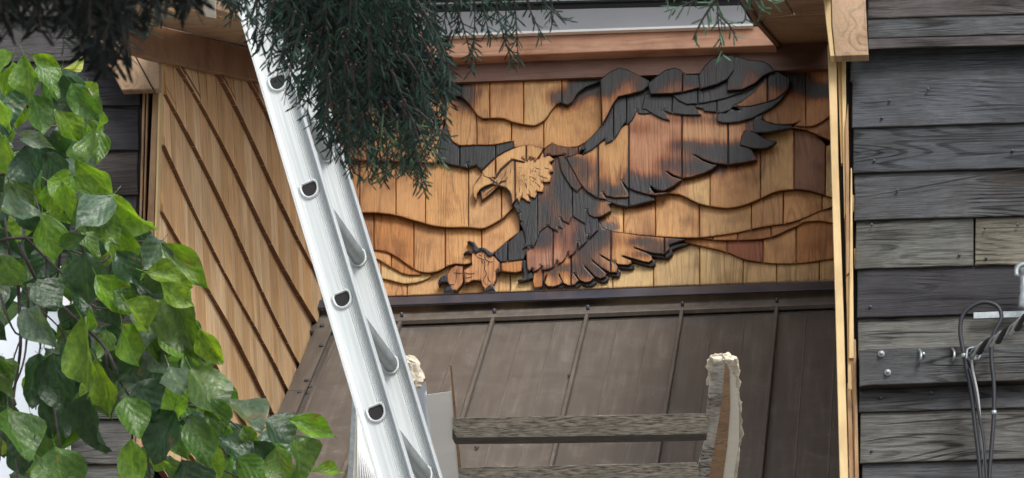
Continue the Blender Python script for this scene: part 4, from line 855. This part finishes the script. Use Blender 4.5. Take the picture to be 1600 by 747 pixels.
LEAVES = [(38,85,58,155,42,'b'),(75,112,88,185,36,'m'),(97,118,133,180,50,'d'),(138,138,148,205,32,'m'),(88,162,126,220,44,'b'),(128,198,140,264,40,'m'),(146,200,150,262,36,'m'),(83,205,118,250,44,'d'),
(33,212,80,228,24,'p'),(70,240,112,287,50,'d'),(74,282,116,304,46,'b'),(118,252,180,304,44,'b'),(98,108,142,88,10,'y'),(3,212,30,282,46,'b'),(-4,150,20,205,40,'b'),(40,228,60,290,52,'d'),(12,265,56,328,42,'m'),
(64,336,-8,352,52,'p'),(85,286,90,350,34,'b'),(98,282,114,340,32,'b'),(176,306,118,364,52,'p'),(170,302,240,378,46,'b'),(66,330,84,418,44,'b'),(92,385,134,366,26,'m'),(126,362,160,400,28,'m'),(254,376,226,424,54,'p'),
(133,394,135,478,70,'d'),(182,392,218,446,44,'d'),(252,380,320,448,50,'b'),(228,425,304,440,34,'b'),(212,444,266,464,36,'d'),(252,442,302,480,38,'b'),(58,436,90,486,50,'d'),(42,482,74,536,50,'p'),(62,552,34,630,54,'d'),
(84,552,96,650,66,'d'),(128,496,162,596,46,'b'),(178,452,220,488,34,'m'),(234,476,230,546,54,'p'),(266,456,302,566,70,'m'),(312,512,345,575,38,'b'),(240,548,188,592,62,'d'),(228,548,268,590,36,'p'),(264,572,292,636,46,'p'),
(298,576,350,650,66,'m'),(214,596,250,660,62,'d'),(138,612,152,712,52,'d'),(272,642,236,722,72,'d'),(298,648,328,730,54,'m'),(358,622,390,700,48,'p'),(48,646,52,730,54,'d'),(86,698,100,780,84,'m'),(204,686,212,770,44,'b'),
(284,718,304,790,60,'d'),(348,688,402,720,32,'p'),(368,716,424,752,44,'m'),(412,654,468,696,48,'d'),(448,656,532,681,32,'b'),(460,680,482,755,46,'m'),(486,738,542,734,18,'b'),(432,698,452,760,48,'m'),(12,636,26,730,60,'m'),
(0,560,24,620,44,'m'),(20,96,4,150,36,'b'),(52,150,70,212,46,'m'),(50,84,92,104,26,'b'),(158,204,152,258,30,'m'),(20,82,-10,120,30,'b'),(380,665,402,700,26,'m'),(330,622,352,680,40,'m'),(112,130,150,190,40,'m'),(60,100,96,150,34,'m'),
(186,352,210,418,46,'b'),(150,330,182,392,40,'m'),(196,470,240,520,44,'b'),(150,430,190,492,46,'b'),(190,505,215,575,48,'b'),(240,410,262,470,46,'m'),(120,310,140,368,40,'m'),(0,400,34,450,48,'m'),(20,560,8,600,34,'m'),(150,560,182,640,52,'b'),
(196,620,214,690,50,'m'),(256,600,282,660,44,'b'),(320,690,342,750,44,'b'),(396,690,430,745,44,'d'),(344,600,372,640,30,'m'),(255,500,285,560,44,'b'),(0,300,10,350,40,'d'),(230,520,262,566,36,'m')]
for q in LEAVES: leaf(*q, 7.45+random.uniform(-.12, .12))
REG = [(-30, 95), (60, 92), (110, 108), (150, 150), (155, 200), (160, 250), (200, 310), (235, 370), (300, 425), (300, 480), (325, 560), (340, 610), (400, 660), (470, 670), (500, 747), (470, 800), (200, 800), (190, 660), (120, 640), (110, 700), (60, 800), (-40, 800)]
cnt_ = 0
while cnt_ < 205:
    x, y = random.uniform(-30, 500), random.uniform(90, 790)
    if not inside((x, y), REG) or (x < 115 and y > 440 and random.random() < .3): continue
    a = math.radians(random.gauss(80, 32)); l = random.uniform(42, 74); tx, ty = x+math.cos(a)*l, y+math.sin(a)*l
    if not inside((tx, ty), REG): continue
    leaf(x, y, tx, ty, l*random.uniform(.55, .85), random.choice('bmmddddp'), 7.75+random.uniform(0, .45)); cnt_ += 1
STEM = [[(-60, 420), (-10, 380), (40, 372), (95, 385), (160, 410)], [(-60, 300), (20, 260), (60, 200), (85, 130), (98, 105)], [(6, 330), (20, 420), (50, 470), (98, 520), (104, 570)], [(30, 380), (60, 440), (120, 500), (165, 545), (190, 600), (222, 655), (236, 760)],
        [(165, 548), (172, 590), (212, 652), (290, 652)], [(95, 385), (88, 440), (70, 470), (28, 540), (10, 620)], [(28, 440), (32, 540), (20, 640), (28, 760)], [(72, 400), (74, 480), (60, 560), (56, 640)], [(222, 655), (300, 690), (350, 735), (420, 760)],
        [(288, 634), (330, 640), (372, 668), (404, 700)], [(285, 634), (318, 622), (352, 620)], [(150, 470), (180, 480), (206, 540)], [(40, 372), (110, 440), (150, 480), (230, 478)], [(160, 410), (200, 380), (250, 378)], [(85, 640), (98, 705), (130, 720)],
        [(0, 460), (24, 520), (60, 530), (64, 545)], [(45, 450), (38, 560), (8, 640), (0, 720)], [(60, 200), (110, 195), (130, 198)], [(20, 260), (50, 300), (64, 336)], [(110, 290), (118, 340), (130, 395)]]
for i, st_ in enumerate(STEM):
    P = spline(st_, 12); r0 = .0042 if i in (0, 1, 3, 6) else .0028
    tube('twig', [at(x, y, 7.6+.02*math.sin(k*.7+i)) for k, (x, y) in enumerate(P)], [r0*(1-.6*k/len(P)) for k in range(len(P))], M['bark'], tr, 6)
base_ = tr.location
tube('trunk', [base_, at(-210, 1400, 7.9), at(-190, 900, 7.9), at(-160, 600, 7.8), at(-100, 430, 7.7), at(-58, 420, 7.6)], [.09, .07, .05, .04, .02, .006], M['bark'], tr, 10)
tube('limb', [at(-170, 700, 7.85), at(-120, 400, 7.7), at(-60, 300, 7.6)], [.03, .015, .005], M['bark'], tr, 8)
# ------------------------------------------------------------ conifer hanging in from above
cf = thing('conifer_tree', Vector((at(-1100, 0, 5.4).x, at(-1100, 0, 5.4).y, 0)), 'dark conifer whose drooping needle sprays hang over the ladder top', 'conifer')
def spray(twigs, col, nl=(.018, .029), per=1.3, wdt=.0014, group=None):
    """twigs: list of (pixel path, depth); returns branch + needles"""
    V = []; Fc = []; Cc = []; tv = []; tf = []
    for P2, dep in twigs:
        P2 = spline(P2, 7); P3 = [at(x, y, dep+.0006*(y)) for x, y in P2]; n = len(P3)
        v_, f_ = tube_data(P3, [.0022*(1-.7*k/n) for k in range(n)], 4); o_ = len(tv); tv += v_; tf += [[q+o_ for q in f] for f in f_]
        for i in range(n-1):
            d = (P3[i+1]-P3[i]); seg = d.length; d.normalize(); u = d.orthogonal().normalized(); b = d.cross(u)
            m = max(1, int(seg/.0016*per/3+random.random()))
            for k in range(m):
                a = random.uniform(0, 6.283); th = random.uniform(.5, 1.05); l = random.uniform(*nl)*(1 if i < n-3 else .8)
                dr = d*math.cos(th)+(u*math.cos(a)+b*math.sin(a))*math.sin(th); dr.z -= .12; dr.normalize()
                p = P3[i]+d*seg*random.random(); s_ = dr.cross(Vector((random.uniform(-1, 1), random.uniform(-1, 1), random.uniform(-1, 1)))).normalized()*wdt
                q = len(V); V += [p-s_*.6, p+s_*.6, p+dr*l*.75+s_, p+dr*l, p+dr*l*.75-s_]; Fc.append([q, q+1, q+2, q+3, q+4])
                kk = random.uniform(.6, 1.4); c = tuple(x*kk for x in col); Cc += [c]*5
    br_ = mesh('branch', tv, tf, M['bark'], cf)
    if len(twigs) > 1: br_['kind'] = 'stuff'
    nn = mesh('needles', V, Fc, M['needle'], br_, col=Cc); nn['kind'] = 'stuff'; return br_
ENV = [(330, -30), (350, 25), (400, 70), (425, 120), (455, 160), (490, 190), (512, 240), (540, 262), (570, 285), (600, 285), (625, 262), (662, 300), (668, 250), (690, 240), (700, 175), (712, 130), (690, 105), (655, 100), (650, 60), (640, 20), (665, -30)]
tw = []; random.seed(11)
while len(tw) < 150:
    x, y = random.uniform(330, 710), random.uniform(-20, 300)
    if inside((x, y), ENV):
        x0 = 540+(x-540)*.75+random.uniform(-20, 20); y0 = max(-90, y-random.uniform(80, 170)); xm = (x+x0)/2+(x-540)*.06
        tw.append(([(x0, y0), (xm, (y+y0)/2-6), (x, y)], random.uniform(5.8, 6.6)))
spray(tw, (.012, .030, .022))
tw = []
while len(tw) < 105:
    x, y = random.uniform(420, 680), random.uniform(0, 200)
    if inside((x, y), ENV) and inside((x-30, y+30), ENV):
        tw.append(([(x+random.uniform(-30, 30), y-random.uniform(60, 120)), (x, y-30), (x+random.uniform(-25, 25), y+20)], random.uniform(6.2, 7.0)))
spray(tw, (.006, .012, .011), wdt=.0024)
edge_tw = [((ENV[i][0]*(1-t)+ENV[i+1][0]*t, ENV[i][1]*(1-t)+ENV[i+1][1]*t)) for i in range(1, 16) for t in (.2, .7)]
spray([([(540+(x-540)*.72, y-110), (540+(x-540)*.9, y-50), (x, y)], random.uniform(5.8, 6.2)) for x, y in edge_tw], (.022, .045, .036))
spray([([(600, 170), (590, 230), (575, 280)], 6), ([(620, 180), (628, 240), (625, 268)], 6), ([(630, 190), (650, 250), (664, 304)], 6), ([(640, 180), (670, 225), (700, 262)], 6), ([(645, 200), (640, 240), (655, 285)], 6.1), ([(600, 200), (605, 240), (600, 285)], 6.1), ([(650, 170), (685, 200), (705, 215)], 6.1)], (.05, .095, .05))
spray([([(690, -40), (720, 30), (738, 98)], 6.1), ([(720, -40), (716, 30), (706, 60)], 6.1), ([(735, -40), (742, 20), (736, 112)], 6.1), ([(770, -40), (780, 30), (803, 106)], 6), ([(800, -40), (806, 30), (810, 96)], 6.1), ([(812, -40), (830, 20), (852, 62)], 6), ([(830, -40), (850, 5), (884, 32)], 6),
       ([(690, -30), (676, 20), (668, 66)], 6.1), ([(750, -30), (756, 20), (768, 62)], 6.2), ([(780, -30), (790, 10), (790, 66)], 6.2), ([(700, -30), (698, 10), (690, 50)], 6.2), ([(760, -40), (730, -5), (700, 12)], 6.2), ([(845, -40), (860, -10), (862, 40)], 6.1), ([(740, -40), (766, 0), (752, 40)], 6.3), ([(800, -40), (770, -5), (756, 25)], 6.3)], (.028, .055, .042))
spray([([(1120, -40), (1122, 30), (1130, 92)], 5.9), ([(1110, -30), (1085, 0), (1046, 16)], 5.9), ([(1118, 0), (1098, 30), (1082, 62)], 5.9), ([(1130, -30), (1160, 5), (1166, 32)], 6), ([(1150, -40), (1185, -8), (1213, 6)], 6), ([(1120, 20), (1140, 40), (1152, 64)], 6), ([(1100, -40), (1060, -20), (1040, 2)], 6), ([(1140, -40), (1170, -10), (1190, 22)], 6)], (.07, .13, .085), per=1.0)
tw = []
NEAR = [(-40, -40), (-40, 70), (40, 60), (90, 75), (150, 95), (175, 130), (200, 110), (205, 50), (240, 25), (300, 25), (330, -40)]
while len(tw) < 80:
    x, y = random.uniform(-40, 330), random.uniform(-30, 130)
    if inside((x, y), NEAR): tw.append(([(x+random.uniform(-60, 60), y-150), (x, y-60), (x, y)], random.uniform(3.0, 3.8)))
spray(tw, (.005, .008, .007), per=1.1, wdt=.002)
spray([([(x-20, -60), (x-6, y*.4), (x, y)], 4.6) for x, y in ((255, 36), (232, 50), (180, 60), (150, 80), (300, 10), (205, 96), (100, 70), (390, 30), (365, 20))], (.022, .04, .032))
top_ = at(560, -420, 5.6)
tube('trunk', [cf.location, cf.location+Vector((0, 0, 2)), cf.location+Vector((.05, 0, 6)), Vector((cf.location.x+.1, cf.location.y, 8.5))], [.2, .17, .1, .03], M['bark'], cf, 10)
tube('bough', [cf.location+Vector((.05, 0, 5.2)), top_, at(560, -90, 6.2), at(600, -40, 6.4)], [.05, .03, .012, .004], M['bark'], cf, 8)
tube('bough', [cf.location+Vector((.05, 0, 5.0)), at(900, -350, 5.4), at(1120, -60, 5.9)], [.04, .02, .004], M['bark'], cf, 8)
tube('bough', [cf.location+Vector((.05, 0, 4.6)), at(200, -500, 3.9), at(140, -60, 3.5)], [.04, .02, .004], M['bark'], cf, 8)

er = thing('shade_eave', Vector((-1.5, YW, 9.0)), 'unseen eave board added over the recess to shade the top of its wall', 'eave')  # unseen slab added to shade the upper part of the wall
prism('shade_eave_board', [Vector((-3.4, YW+.1, 8.95)), Vector((.6, YW+.1, 8.95)), Vector((.6, 14.85, 8.95)), Vector((-3.4, 14.85, 8.95))], (0, 0, .12), M['board_tan'], er)
